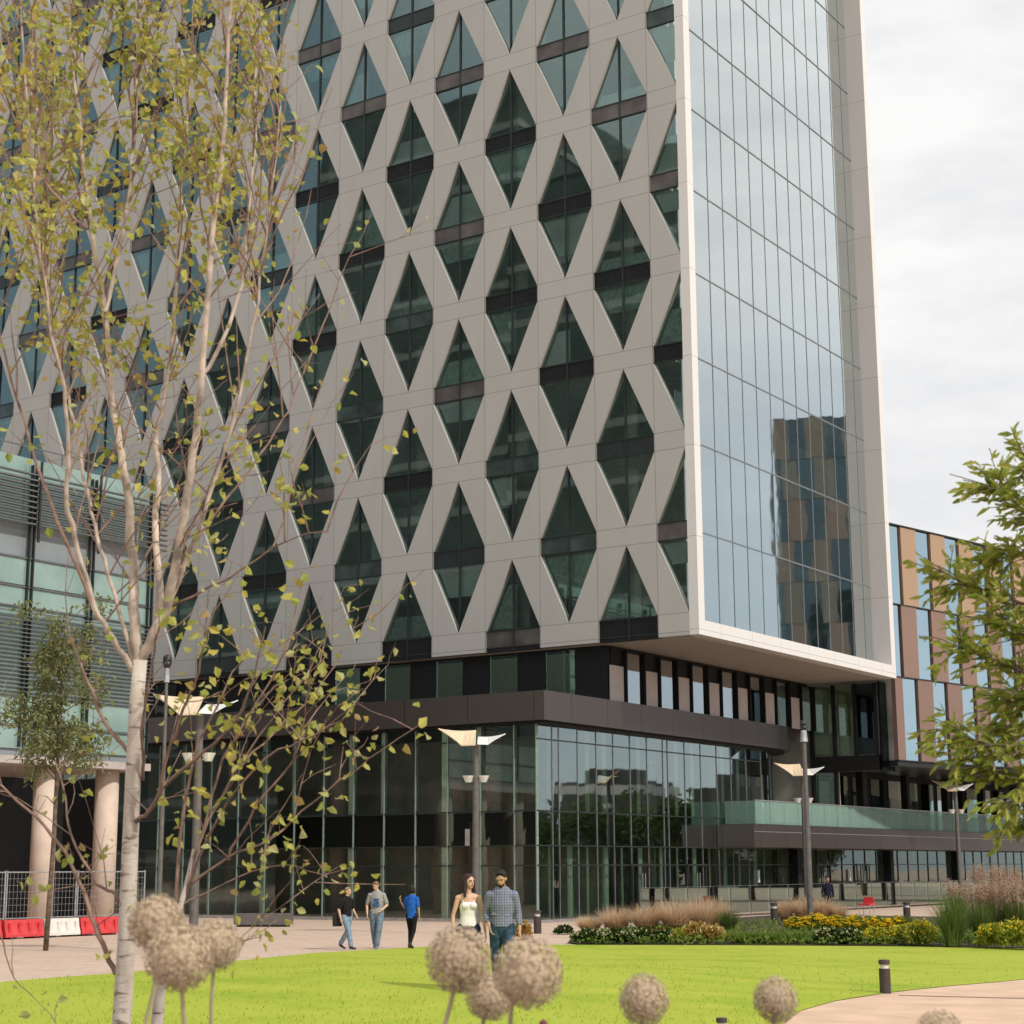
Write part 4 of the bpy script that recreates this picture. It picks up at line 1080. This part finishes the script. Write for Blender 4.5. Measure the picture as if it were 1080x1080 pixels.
mb = MB(); q = Vector((b0.x-.22, b0.y-.12, 0)); mb.box(q.x-.13, q.x+.05, q.y-.02, q.y, 2.9, 3.45); 
solo('notice_plate', mb, M['steel'], 'small grey notice plate fixed to the pole of the corner street lamp', 'sign', (q.x, q.y, 2.9))

def bollard(px, py, hpx, label):
    q = G(px, py); s = FPX/project(q)[2]; h = hpx/s; r = h*.17
    t = thing('bollard', label, 'bollard', tuple(q), 'dark bollards'); k = MB()
    k.tube([q-Vector((0, 0, .05)), q+Vector((0, 0, h*.74))], r, 20); part('post', k, M['bollard'], t, smooth=False)
    k = MB(); k.tube([q+Vector((0, 0, h*.86)), q+Vector((0, 0, h*.98)), q+Vector((0, 0, h))], [r, r, r*.9], 20); part('cap', k, M['bollard'], t)
    k = MB(); k.tube([q+Vector((0, 0, h*.741)), q+Vector((0, 0, h*.859))], r*.72, 16); part('lens', k, M['lampglass'], t)
bollard(934, 1047.5, 35, 'squat dark light bollard where the lawn meets the tan path')
bollard(762, 1109, 35, 'dark light bollard of which only the cap rises into the bottom edge')
bollard(817, 974, 22, 'dark bollard at the left of the yellow flowers, before the feather grass')
bollard(957, 973, 22, 'dark bollard behind the yellow flowers, left of the tall sedge')
bollard(567, 984, 24, 'dark bollard on the plaza right of the walking man in the checked shirt')

# road barriers and site fence
def unY(px, py, X=-11.0): return hit(px, py, 0, X).y
BXX = -10.95
segs = [(-44, -2, 0, 'red plastic barrier cut by the left edge, below the wire fence'), (0.5, 42, 0, 'red plastic barrier left of the white one'), (43, 80, 1, 'white plastic barrier between the red ones'), (81, 122, 0, 'red plastic barrier right of the white one')]
for a, b_, wht, lb in segs:
    y0, y1 = unY(a, 985, BXX), unY(b_, 985, BXX); x = BXX
    t = thing('road_barrier', lb, 'barrier', (x, (y0+y1)/2, 0), 'plastic road barriers'); L = y1-y0
    mb = MB(); zz = [(.06, .24), (.14, .24), (.34, .17), (.60, .13)]
    n = len(zz)
    for (z0, w0), (z1, w1) in zip(zz[:-1], zz[1:]):
        mb.add([(x-w0, y0+.02, z0), (x+w0, y0+.02, z0), (x+w0, y1-.02, z0), (x-w0, y1-.02, z0), (x-w1, y0+.02, z1), (x+w1, y0+.02, z1), (x+w1, y1-.02, z1), (x-w1, y1-.02, z1)],
               [(0, 1, 5, 4), (1, 2, 6, 5), (2, 3, 7, 6), (3, 0, 4, 7)]+([(4, 5, 6, 7)] if z1 > .5 else [])+([(3, 2, 1, 0)] if z0 < .1 else []))
    for k in range(4):
        yy = y0+L*(k+.5)/4; mb.box(x+.13, x+.235, yy-.05, yy+.05, .12, .5)
    part('body', mb, M['pvc_white'] if wht else M['pvc_red'], t)
    mb = MB()
    for k in range(2): yy = y0+L*(.2+.6*k); mb.box(x-.26, x+.26, yy-.12, yy+.12, 0, .06)
    part('foot', mb, M['dark'], t)
FXX = -11.5
ypost = [unY(-66, 940, FXX), unY(6, 940, FXX), unY(81, 940, FXX), unY(153, 940, FXX)]
for k, (y0, y1) in enumerate(zip(ypost[:-1], ypost[1:])):
    t = thing('mesh_fence_panel', ['wire mesh fence panel cut by the left edge', 'wire mesh fence panel before the left cream column', 'wire mesh fence panel between the cream columns and the birch trunk'][k], 'fence', (FXX, y0, 0), 'wire mesh fence panels'); x = FXX
    mb = MB()
    for yy in (y0+.04, y1-.04): mb.tube([(x, yy, .08), (x, yy, 2.15)], .028, 8)
    for z in (.62, 2.1): mb.tube([(x, y0+.04, z), (x, y1-.04, z)], .022, 8)
    part('frame', mb, M['steel'], t)
    mb = MB(); n = int((y1-y0)/.16)
    for i in range(1, n): yy = y0+(y1-y0)*i/n; mb.tube([(x, yy, .62), (x, yy, 2.1)], .005, 4, False)
    for i in range(1, 7): z = .62+i*.212; mb.tube([(x, y0+.05, z), (x, y1-.05, z)], .005, 4, False)
    part('mesh', mb, M['steel'], t)
    mb = MB(); mb.box(x-.3, x+.3, y0-.08, y0+.18, 0, .12); part('foot', mb, M['concrete'], t)

# stone bench by the podium
a, b_ = G(246, 977), G(304, 977); d_ = (b_-a).normalized(); nn = Vector((-d_.y, d_.x, 0))
t = thing('stone_bench', 'low dark stone bench block on the plaza before the podium front', 'bench', tuple((a+b_)/2))
mb = MB(); mb.bbox(a, d_, nn, 0, (b_-a).length, 0, .7, .08, .5); part('block', mb, simple('dark_stone', (.13, .12, .115), .7), t)
mb = MB(); mb.bbox(a, d_, nn, .1, (b_-a).length-.1, .1, .6, 0, .08); part('base', mb, M['dark'], t)

# glass screen before the side doors
yy = -1.8; k = 0
t = thing('glass_screen', 'low glass screen with thin posts running before the side doors', 'screen', (-1.6, -1.8, 0))
while yy < 40:
    mb = MB(); mb.box(-1.61, -1.59, yy+.05, yy+1.95, .15, 1.3); part('pane', mb, M['gl_rail'], t)
    mb = MB(); mb.box(-1.615, -1.585, yy-.012, yy+.012, 0, 1.33); part('post', mb, M['mull_r'], t); yy += 2
mb = MB(); mb.box(-1.612, -1.588, -1.8, 40.2, 1.331, 1.345); part('rail', mb, M['mull_r'], t)
# red chair by the doors
q = at(912, 914, 80); q.z = 0
t = thing('red_chair', 'small red chair seen through the glass screen near the side doors', 'chair', tuple(q))
mb = MB(); mb.box(q.x-.3, q.x+.3, q.y-.3, q.y+.3, .42, .5); part('seat', mb, M['pvc_red'], t)
mb = MB(); mb.box(q.x-.25, q.x+.25, q.y+.25, q.y+.32, .5, .78); part('backrest', mb, M['pvc_red'], t)
for sx in (-1, 1):
    for sy in (-1, 1):
        mb = MB(); mb.tube([(q.x+.25*sx, q.y+.25*sy, 0), (q.x+.25*sx, q.y+.25*sy, .42)], .02, 6); part('leg', mb, M['alu'], t)
# ------------------------------------------------------------ people
def caps(mb, p0, r0, p1, r1, fl=1.0, n=14, fd=None, flat=False):
    """tapered limb segment with rounded ends; fl squashes it along fd"""
    p0, p1 = Vector(p0), Vector(p1); t = (p1-p0); L = t.length; t.normalize(); fd = Vector(fd) if fd else Vector((0, 1, 0))
    u = (fd-t*fd.dot(t))
    if u.length < 1e-3: u = t.orthogonal()
    u.normalize(); w_ = t.cross(u); prof = []
    k = 4
    if flat: prof += [(-.001, .0, 0), (0, r0, 0)]
    else: prof += [(-r0*math.cos(PI/2*i/k), max(1e-4, r0*math.sin(PI/2*i/k)), 0) for i in range(k)]
    prof += [(0, r0, 0), (L*.5, (r0+r1)/2, 0), (L, r1, 0)]
    if flat: prof += [(L+.001, 0, 0)]
    else: prof += [(L+r1*math.sin(PI/2*i/k), max(1e-4, r1*math.cos(PI/2*i/k)), 0) for i in range(1, k+1)]
    vs = []
    for s, r, _ in prof:
        for j in range(n):
            a = 2*PI*j/n; vs.append(p0+t*s+u*(math.cos(a)*r*fl)+w_*(math.sin(a)*r))
    fs = [(i*n+j, i*n+(j+1) % n, (i+1)*n+(j+1) % n, (i+1)*n+j) for i in range(len(prof)-1) for j in range(n)]
    fs += [tuple(range(n))[::-1], tuple(range(len(vs)-n, len(vs)))]
    mb.add(vs, fs)
def fuse(mb, name, mat, vox, smooth=3):
    me = mb.mesh('tmp', mat); o = bpy.data.objects.new('tmp', me); col.objects.link(o)
    m = o.modifiers.new('r', 'REMESH'); m.mode = 'VOXEL'; m.voxel_size = vox
    if smooth: s = o.modifiers.new('s', 'SMOOTH'); s.factor = .5; s.iterations = smooth
    dg = bpy.context.evaluated_depsgraph_get(); dg.update()
    out = bpy.data.meshes.new_from_object(o.evaluated_get(dg)); out.name = name
    bpy.data.objects.remove(o); out.polygons.foreach_set('use_smooth', [True]*len(out.polygons))
    if not out.materials: out.materials.append(mat)
    return out
skinm = {}
def skin(name, c):
    if name in skinm: return skinm[name]
    m, nt, b = newmat(name); nt.links.new(mixc(nt, noise_n(nt, 30, 3, wpos(nt)), tuple(q*.92 for q in c), tuple(q*1.06 for q in c)), b.inputs['Base Color'])
    b.inputs['Roughness'].default_value = .5; b.inputs['Subsurface Weight'].default_value = .08; b.inputs['Subsurface Radius'].default_value = (.01, .005, .003)
    skinm[name] = m; return m
def cloth(name, c, var=.12): return simple(name, c, .85, var=var, nscale=14, bmp=.35, bs=18, spec=.2)

def person(label, loc, face_az, height, P, mats, vox=.010):
    """P: dict of joints in a frame facing -Y, metres for a 1.75 m figure"""
    t = thing('person', label, 'person', tuple(loc), rz=face_az); t.scale = (height/1.75,)*3
    fem = P.get('fem', False); B = MB()
    sh = .162 if fem else .182; hip = .095 if fem else .09
    J = {}
    J['pel'] = Vector((0, 0, .93)); lean = P.get('lean', 0)
    J['che'] = Vector((0, -lean*.4, 1.26)); J['nec'] = Vector((0, -lean*.6, 1.45))
    # torso
    if fem:
        caps(B, (0, 0, .90), .145, (0, 0, .98), .135, .72); caps(B, (0, 0, .98), .13, (0, -lean*.2, 1.12), .105, .74); caps(B, (0, -lean*.2, 1.12), .105, J['che'], .130, .74)
        caps(B, J['che'], .132, (0, -lean*.5, 1.36), .115, .70)
        for s in (-1, 1): B.ball((s*.065, -.085, 1.27), (.06, .055, .055), 12, 8)
    else:
        caps(B, (0, 0, .92), .15, (0, 0, 1.05), .145, .72); caps(B, (0, 0, 1.05), .142, J['che'], .165, .68); caps(B, J['che'], .168, (0, -lean*.5, 1.36), .150, .66)
    for s in (-1, 1): caps(B, (s*.06, -lean*.55, 1.39), .075, (s*sh, -lean*.55, 1.385), .056 if not fem else .047, .9)
    caps(B, (0, -lean*.55, 1.40), .062 if not fem else .05, (0, -lean*.7-.005, 1.52), .055 if not fem else .044, 1)
    arms = []
    for s, key in ((-1, 'armR'), (1, 'armL')):
        S0 = Vector((s*sh, -lean*.55, 1.385)); El, Wr = [Vector(q) for q in P[key]]
        k = .82 if fem else 1
        caps(B, S0, .052*k, El, .039*k); caps(B, El, .040*k, Wr, .026*k); arms.append((S0, El, Wr, s))
        # hand
        hd = (Wr-El).normalized()
        if P.get(key+'_hand'): hd = Vector(P[key+'_hand']).normalized()
        inw = Vector((-s, 0, 0)); fwdv = Vector((0, -1, 0)); fwdv = (fwdv-hd*fwdv.dot(hd))
        fwdv = fwdv.normalized() if fwdv.length > .2 else Vector((0, 0, 1)); pn = hd.cross(fwdv).normalized()
        if pn.dot(inw) < 0: pn = -pn
        pc = Wr+hd*.075; caps(B, Wr+hd*.01, .028*k, pc, .038*k, .5, fd=pn)
        for fi in range(4):
            o = fwdv*(.028-.0185*fi)*k; L1 = (.040, .045, .042, .032)[fi]; b0 = Wr+hd*.095+o; b1 = b0+(hd*.92+pn*.25).normalized()*L1; b2 = b1+(hd*.6+pn*.7).normalized()*L1*.85
            caps(B, Wr+hd*.07+o*.8, .0105, b0, .0105, n=8); caps(B, b0, .0102, b1, .0092, n=8); caps(B, b1, .0092, b2, .0078, n=8)
        th0 = Wr+hd*.035+fwdv*.022; th1 = th0+(fwdv*.75+hd*.6+pn*.2).normalized()*.04; th2 = th1+(hd*.9+fwdv*.2+pn*.3).normalized()*.032
        caps(B, th0, .014, th1, .0115, n=8); caps(B, th1, .0112, th2, .0085, n=8)
    legs = []
    for s, key in ((-1, 'legR'), (1, 'legL')):
        Hp = Vector((s*hip, 0, .91)); Kn, An = [Vector(q) for q in P[key]]; k = .93 if fem else 1
        caps(B, Hp, .088*k, Kn, .056*k); caps(B, Kn, .056*k, Kn.lerp(An, .35), .056*k); caps(B, Kn.lerp(An, .35), .054*k, An, .036*k)
        td = Vector(P.get(key+'_toe', (0, -1, -.12))).normalized(); caps(B, An+Vector((0, .015, -.03)), .038, An+td*.15+Vector((0, 0, -.035)), .03, .8, fd=(0, 0, 1)); legs.append((Hp, Kn, An, td))
    # head
    hc = Vector((0, -lean*.85-.012, 1.635)); hy, hp = P.get('head', (0, 0)); Mh = Matrix.Rotation(hy, 3, 'Z') @ Matrix.Rotation(hp, 3, 'X')
    hb = Vector((0, -lean*.7, 1.55))
    def HP(v): return hb+Mh @ (Vector(v)+hc-Vector((0, hc.y, 0))-Vector((0, 0, 1.55))+Vector((0, -.015, 0)))
    B.ball(HP((0, .012, .02)), (.074, .093, .095), 18, 14, Mh); B.ball(HP((0, -.022, -.035)), (.056, .066, .072), 16, 12, Mh)
    B.ball(HP((0, -.052, -.088)), (.026, .024, .020), 10, 8, Mh)
    caps(B, HP((0, -.088, .012)), .008, HP((0, -.104, -.022)), .0125, n=8)
    for s in (-1, 1): B.ball(HP((s*.076, .008, -.008)), (.010, .018, .030), 10, 8, Mh); B.ball(HP((s*.030, -.082, .026)), (.022, .012, .008), 8, 6, Mh)
    B.ball(HP((0, -.086, -.050)), (.022, .009, .010), 8, 6, Mh)
    body = link('body', fuse(B, 'body', mats['skin'], vox, 2), t)
    for s in (-1, 1):
        e = MB(); e.ball(HP((s*.030, -.0865, .010)), (.011, .006, .0065), 10, 8, Mh); o = part('eye', e, M['eye'], body, (0, 0, 0), True)
        e = MB(); e.ball(HP((s*.030, -.0915, .027)), (.018, .005, .0038), 8, 6, Mh); part('eyebrow', e, mats['hair'], body, (0, 0, 0), True)
    e = MB(); e.ball(HP((0, -.0945, -.050)), (.021, .006, .0055), 10, 6, Mh); part('mouth', e, M['lip'], body, (0, 0, 0), True)
    # hair
    Hh = MB(); Hh.ball(HP((0, .022, .045)), (.083, .092, .082), 18, 14, Mh)
    if P.get('hair') == 'long':
        Hh.ball(HP((0, .05, -.02)), (.080, .062, .10), 14, 12, Mh)
        for s in (-1, 1):
            caps(Hh, HP((s*.068, .0, .02)), .026, HP((s*.085, -.01, -.10)), .030); caps(Hh, HP((s*.085, -.01, -.10)), .030, HP((s*.10, -.03, -.22)), .022)
        caps(Hh, HP((0, .07, -.02)), .07, HP((0, .08, -.20)), .055, .6)
    elif P.get('hair') == 'bob':
        Hh.ball(HP((0, .045, -.01)), (.092, .075, .11), 14, 12, Mh)
        for s in (-1, 1): caps(Hh, HP((s*.072, .01, .03)), .026, HP((s*.08, .01, -.085)), .026)
    else:
        Hh.ball(HP((0, .05, .01)), (.076, .058, .075), 14, 10, Mh); caps(Hh, HP((-.035, -.045, .098)), .020, HP((.035, -.045, .098)), .020)
        if P.get('beard'): caps(Hh, HP((-.042, -.048, -.075)), .020, HP((.042, -.048, -.075)), .020); Hh.ball(HP((0, -.07, -.09)), (.035, .02, .022), 10, 8, Mh)
    if P.get('hair') != 'none': 
        hm_ = fuse(Hh, 'hair', mats['hair'], .009, 2); link('hair', hm_, t)
    # trousers
    T = MB(); c = .014
    tk = P.get('tight', 0)
    caps(T, (0, 0, .90), (.158 if not fem else .155)-tk*.004, (0, 0, 1.0), (.152 if not fem else .138), .74, flat=False)
    for Hp, Kn, An, td in legs:
        k = .93 if fem else 1; a = .018 if not tk else .006
        caps(T, Hp, .092*k+a, Kn, .060*k+a); caps(T, Kn, .060*k+a, An+Vector((0, 0, .03)), (.040+a*1.5 if not tk else .040))
        if not tk:
            for q in range(5): u = random.uniform(.05, .95); pp = Kn.lerp(An, u); T.ball(pp+rvec(.012), (.058, .058, .022), 8, 6)
    link('trousers', fuse(T, 'trousers', mats['trousers'], .012, 2), t)
    # shoes
    for Hp, Kn, An, td in legs:
        Sx = MB(); caps(Sx, An+Vector((0, .02, -.028)), .046, An+td*.165+Vector((0, 0, -.038)), .036, .8, fd=(0, 0, 1)); caps(Sx, An+Vector((0, .01, -.03)), .045, An+Vector((0, .005, .015)), .044)
        link('shoe', fuse(Sx, 'shoe', mats['shoe'], .011, 1), t)
    # top
    U = MB(); top = P['top']; z1 = P.get('hem', .95)
    if top == 'cami':
        caps(U, (0, 0, z1), .150, (0, -lean*.2, 1.12), .122, .76, flat=True); caps(U, (0, -lean*.2, 1.11), .121, (0, -lean*.4, 1.27), .143, .78, flat=True)
        caps(U, (0, -lean*.4, 1.265), .142, (0, -lean*.5, 1.325), .118, .78, flat=True)
        for s in (-1, 1): U.ball((s*.065, -.09, 1.27), (.064, .058, .055), 12, 8)
        for s in (-1, 1):
            caps(U, (s*.085, -.085-lean*.3, 1.30), .010, (s*.105, -.01-lean*.5, 1.452), .009, n=8); caps(U, (s*.105, -.01-lean*.5, 1.452), .009, (s*.08, .085, 1.30), .010, n=8)
    else:
        k = .9 if fem else 1
        caps(U, (0, 0, z1), .170*k, (0, 0, 1.10), .158*k, .76, flat=True); caps(U, (0, 0, 1.09), .165*k, J['che'], .183*k, .72, flat=True)
        caps(U, J['che'], .184*k, (0, -lean*.5, 1.37), .160*k, .70)
        for s in (-1, 1): caps(U, (s*.05, -lean*.55, 1.385), .088*k, (s*(sh-.012), -lean*.55, 1.378), .070*k, .95)
        for S0, El, Wr, s in arms:
            if top == 'tee': e = S0.lerp(El, .78); caps(U, S0, .063*k, e, .060*k, flat=False)
            else:
                caps(U, S0, .067*k, El, .055*k); e = El.lerp(Wr, P.get('sleeve', .55)); caps(U, El, .055*k, e, .046*k)
        if top == 'shirt': caps(U, (-.05, -.035-lean*.6, 1.455), .022, (.05, -.035-lean*.6, 1.455), .022); caps(U, (-.06, .03, 1.46), .022, (.06, .03, 1.46), .022)
        for q in range(10): U.ball(Vector((random.uniform(-.14, .14)*k, random.choice((-1, 1))*.10*k, random.uniform(z1+.05, 1.15))), (.06, .022, .016), 8, 6)
    u = link('top', fuse(U, 'top', mats['top'], .010, 2), t)
    if P.get('belt'):
        e = MB(); caps(e, (0, 0, .985), .168, (0, 0, 1.02), .167, .755, flat=True); part('belt', e, M['dark'], t, (0, 0, 0))
    if P.get('print'):
        e = MB(); n = 7; vs = []
        for i in range(n+1):
            for j in range(n+1):
                x = -.075+.15*i/n; z = 1.08+.22*j/n; rr = .183; y = -.72*math.sqrt(max(0, rr*rr-x*x))-.006; vs.append((x*(1+.15*math.sin(j)), y-lean*.3, z))
        e.add(vs, [(i*(n+1)+j, (i+1)*(n+1)+j, (i+1)*(n+1)+j+1, i*(n+1)+j+1) for i in range(n) for j in range(n)]); part('chest_print', e, M['bluedye'], u, (0, 0, 0), True)
    return t
M['eye'] = simple('eye_dark', (.03, .02, .015), .3); M['lip'] = simple('lip', (.40, .14, .12), .5)
M['bluedye'] = simple('blue_print', (.05, .11, .26), .8, var=.45, nscale=16)
SK = skin('skin_light', (.62, .38, .27)); SK2 = skin('skin_tan', (.50, .29, .19))
jeans = cloth('light_jeans', (.22, .30, .40), .2); jeans2 = cloth('grey_jeans', (.17, .22, .30), .2); jdark = cloth('dark_jeans', (.018, .022, .06), .2); jteal = cloth('teal_jeans', (.035, .075, .11), .35)
hair_d = simple('hair_dark', (.010, .006, .005), .75, var=.4, nscale=60, stretch=(1, 1, .2)); hair_br = simple('hair_brown', (.035, .012, .008), .7, var=.4, nscale=60, stretch=(1, 1, .2)); hair_l = simple('hair_ginger', (.20, .10, .06), .5, var=.3, nscale=60)
hair_g = simple('hair_cropped', (.30, .20, .15), .7)
# checked shirt
m, nt, b = newmat('checked_shirt'); p = nt.nodes.new('ShaderNodeTexCoord').outputs['Object']; sp = nt.nodes.new('ShaderNodeSeparateXYZ'); nt.links.new(p, sp.inputs[0])
tot = None
for ax in (0, 2):
    l = mth(nt, 'LESS_THAN', mth(nt, 'FRACT', mth(nt, 'MULTIPLY', mth(nt, 'ADD', sp.outputs[ax], 5), 26)), .42); tot = l if tot is None else mth(nt, 'ADD', tot, l)
nt.links.new(mixc(nt, mth(nt, 'MULTIPLY', tot, .5), (.24, .26, .33), (.085, .10, .17)), b.inputs['Base Color']); b.inputs['Roughness'].default_value = .85
bump(nt, b, noise_n(nt, 16, 4, p), .4, .03); M['check'] = m
camaz = math.atan2(CAM.x, -(CAM.y))
def toward(loc, extra=0):   # rotation that turns the -Y side of the figure to the camera
    d = CAM-Vector(loc); return math.atan2(d.x, -d.y)+R(extra)

q = G(494, 1046); q.z += .03
person('woman in white camisole and dark jeans with long brown hair, walking beside a man', q, toward(q, 6), 1.72,
 dict(fem=True, top='cami', hem=.955, hair='long', head=(R(32), R(2)), armR=((-.235, .02, 1.12), (-.245, -.03, .87)), armL=((.235, .03, 1.12), (.262, -.01, .87)),
      legR=((-.10, -.10, .50), (-.095, .0, .09)), legL=((.09, .03, .50), (.085, .22, .13)), legL_toe=(0, -1, -.5)),
 dict(skin=SK, hair=hair_br, trousers=jdark, shoe=M['dark'], top=cloth('white_camisole', (.80, .77, .74), .04)), .008)
q = G(530, 1048); q.z += .03
person('bearded man in blue checked shirt and teal jeans looking down, hand in his pocket', q, toward(q, -6), 1.80,
 dict(top='shirt', hem=.93, hair='short', beard=True, head=(R(-8), R(24)), lean=.05, sleeve=.62, belt=False, armR=((-.25, .05, 1.13), (-.19, -.06, .95)), armR_hand=(.35, -.15, -1), armL=((.235, .03, 1.12), (.26, -.04, .89)),
      legR=((-.10, .02, .50), (-.09, .20, .12)), legR_toe=(0, -1, -.45), legL=((.10, -.12, .50), (.09, -.06, .09))),
 dict(skin=SK2, hair=hair_d, trousers=jteal, shoe=M['dark'], top=M['check']), .008)
q = G(365, 1001); 
P1 = person('man in black polo shirt and pale jeans striding with a dark bag', q, toward(q, 48), 1.66,
 dict(top='tee', hem=.93, hair='short', head=(R(10), R(5)), lean=.03, armR=((-.27, .06, 1.13), (-.27, -.02, .88)), armL=((.27, .0, 1.13), (.22, -.16, .97)),
      legR=((-.10, -.19, .52), (-.10, -.27, .10)), legL=((.10, .04, .50), (.10, .30, .15)), legL_toe=(0, -1, -.5)),
 dict(skin=SK, hair=hair_g, trousers=jeans, shoe=M['dark'], top=cloth('black_polo', (.014, .013, .015))))
# his bag
vr = Vector((rgt.x, rgt.y, 0)).normalized(); bq = q-vr*.25+Vector((0, 0, 0)); 
t = thing('shoulder_bag', 'dark shoulder bag hanging at the side of the man in black', 'bag', (bq.x, bq.y, .62))
mb = MB(); mb.box(bq.x-.07, bq.x+.07, bq.y-.14, bq.y+.14, .62, .98)
bm_ = mb.mesh('b', M['dark']); o = link('pouch', fuse(mb, 'pouch', M['dark'], .02, 4), t); o.location = (-bq.x, -bq.y, -.62)
mb = MB(); mb.tube([(bq.x, bq.y, .95), (bq.x+.05, bq.y+.02, 1.2), (q.x-vr.x*.17, q.y-vr.y*.17, 1.38)], .014, 6); part('strap', mb, M['dark'], t)
q = G(397, 1000)
person('man in grey T-shirt with blue print and jeans, looking down as he walks', q, toward(q, -8), 1.82,
 dict(top='tee', hem=.90, hair='short', head=(R(-30), R(22)), lean=.05, print=True, armR=((-.27, .03, 1.13), (-.24, -.10, .90)), armL=((.27, .02, 1.13), (.16, -.20, 1.0)),
      legR=((-.09, .02, .50), (-.06, .16, .11)), legL=((.09, -.14, .51), (.04, -.16, .09))),
 dict(skin=SK, hair=hair_l, trousers=jeans2, shoe=jeans2, top=cloth('grey_tee', (.34, .33, .33))))
q = G(434, 1000)
person('woman in bright blue top and black leggings with dark hair, one hand raised', q, toward(q, 155), 1.70,
 dict(fem=True, top='tee', hem=.84, hair='bob', head=(R(10), 0), tight=1, armR=((-.22, .02, 1.12), (-.22, -.04, .88)), armL=((.27, -.08, 1.14), (.40, -.10, 1.30)), armL_hand=(.3, -.2, 1),
      legR=((-.09, .05, .50), (-.10, .28, .15)), legR_toe=(0, -1, -.5), legL=((.09, -.10, .50), (.09, -.06, .09))),
 dict(skin=SK2, hair=hair_d, trousers=cloth('black_leggings', (.012, .011, .014)), shoe=M['dark'], top=cloth('blue_top', (.02, .12, .50))))
q = at(872, 914, 76); q.z = 0
person('person in dark clothes standing far off by the side doors', q, toward(q, 20), 1.72,
 dict(top='shirt', hem=.9, sleeve=.9, hair='short', armR=((-.24, .02, 1.12), (-.25, -.02, .88)), armL=((.24, .02, 1.12), (.25, -.02, .88)), legR=((-.10, 0, .50), (-.10, .02, .09)), legL=((.10, 0, .50), (.10, .02, .09))),
 dict(skin=SK2, hair=hair_d, trousers=cloth('black_trousers', (.012, .012, .016)), shoe=M['dark'], top=cloth('navy_jacket', (.012, .014, .028))), .014)
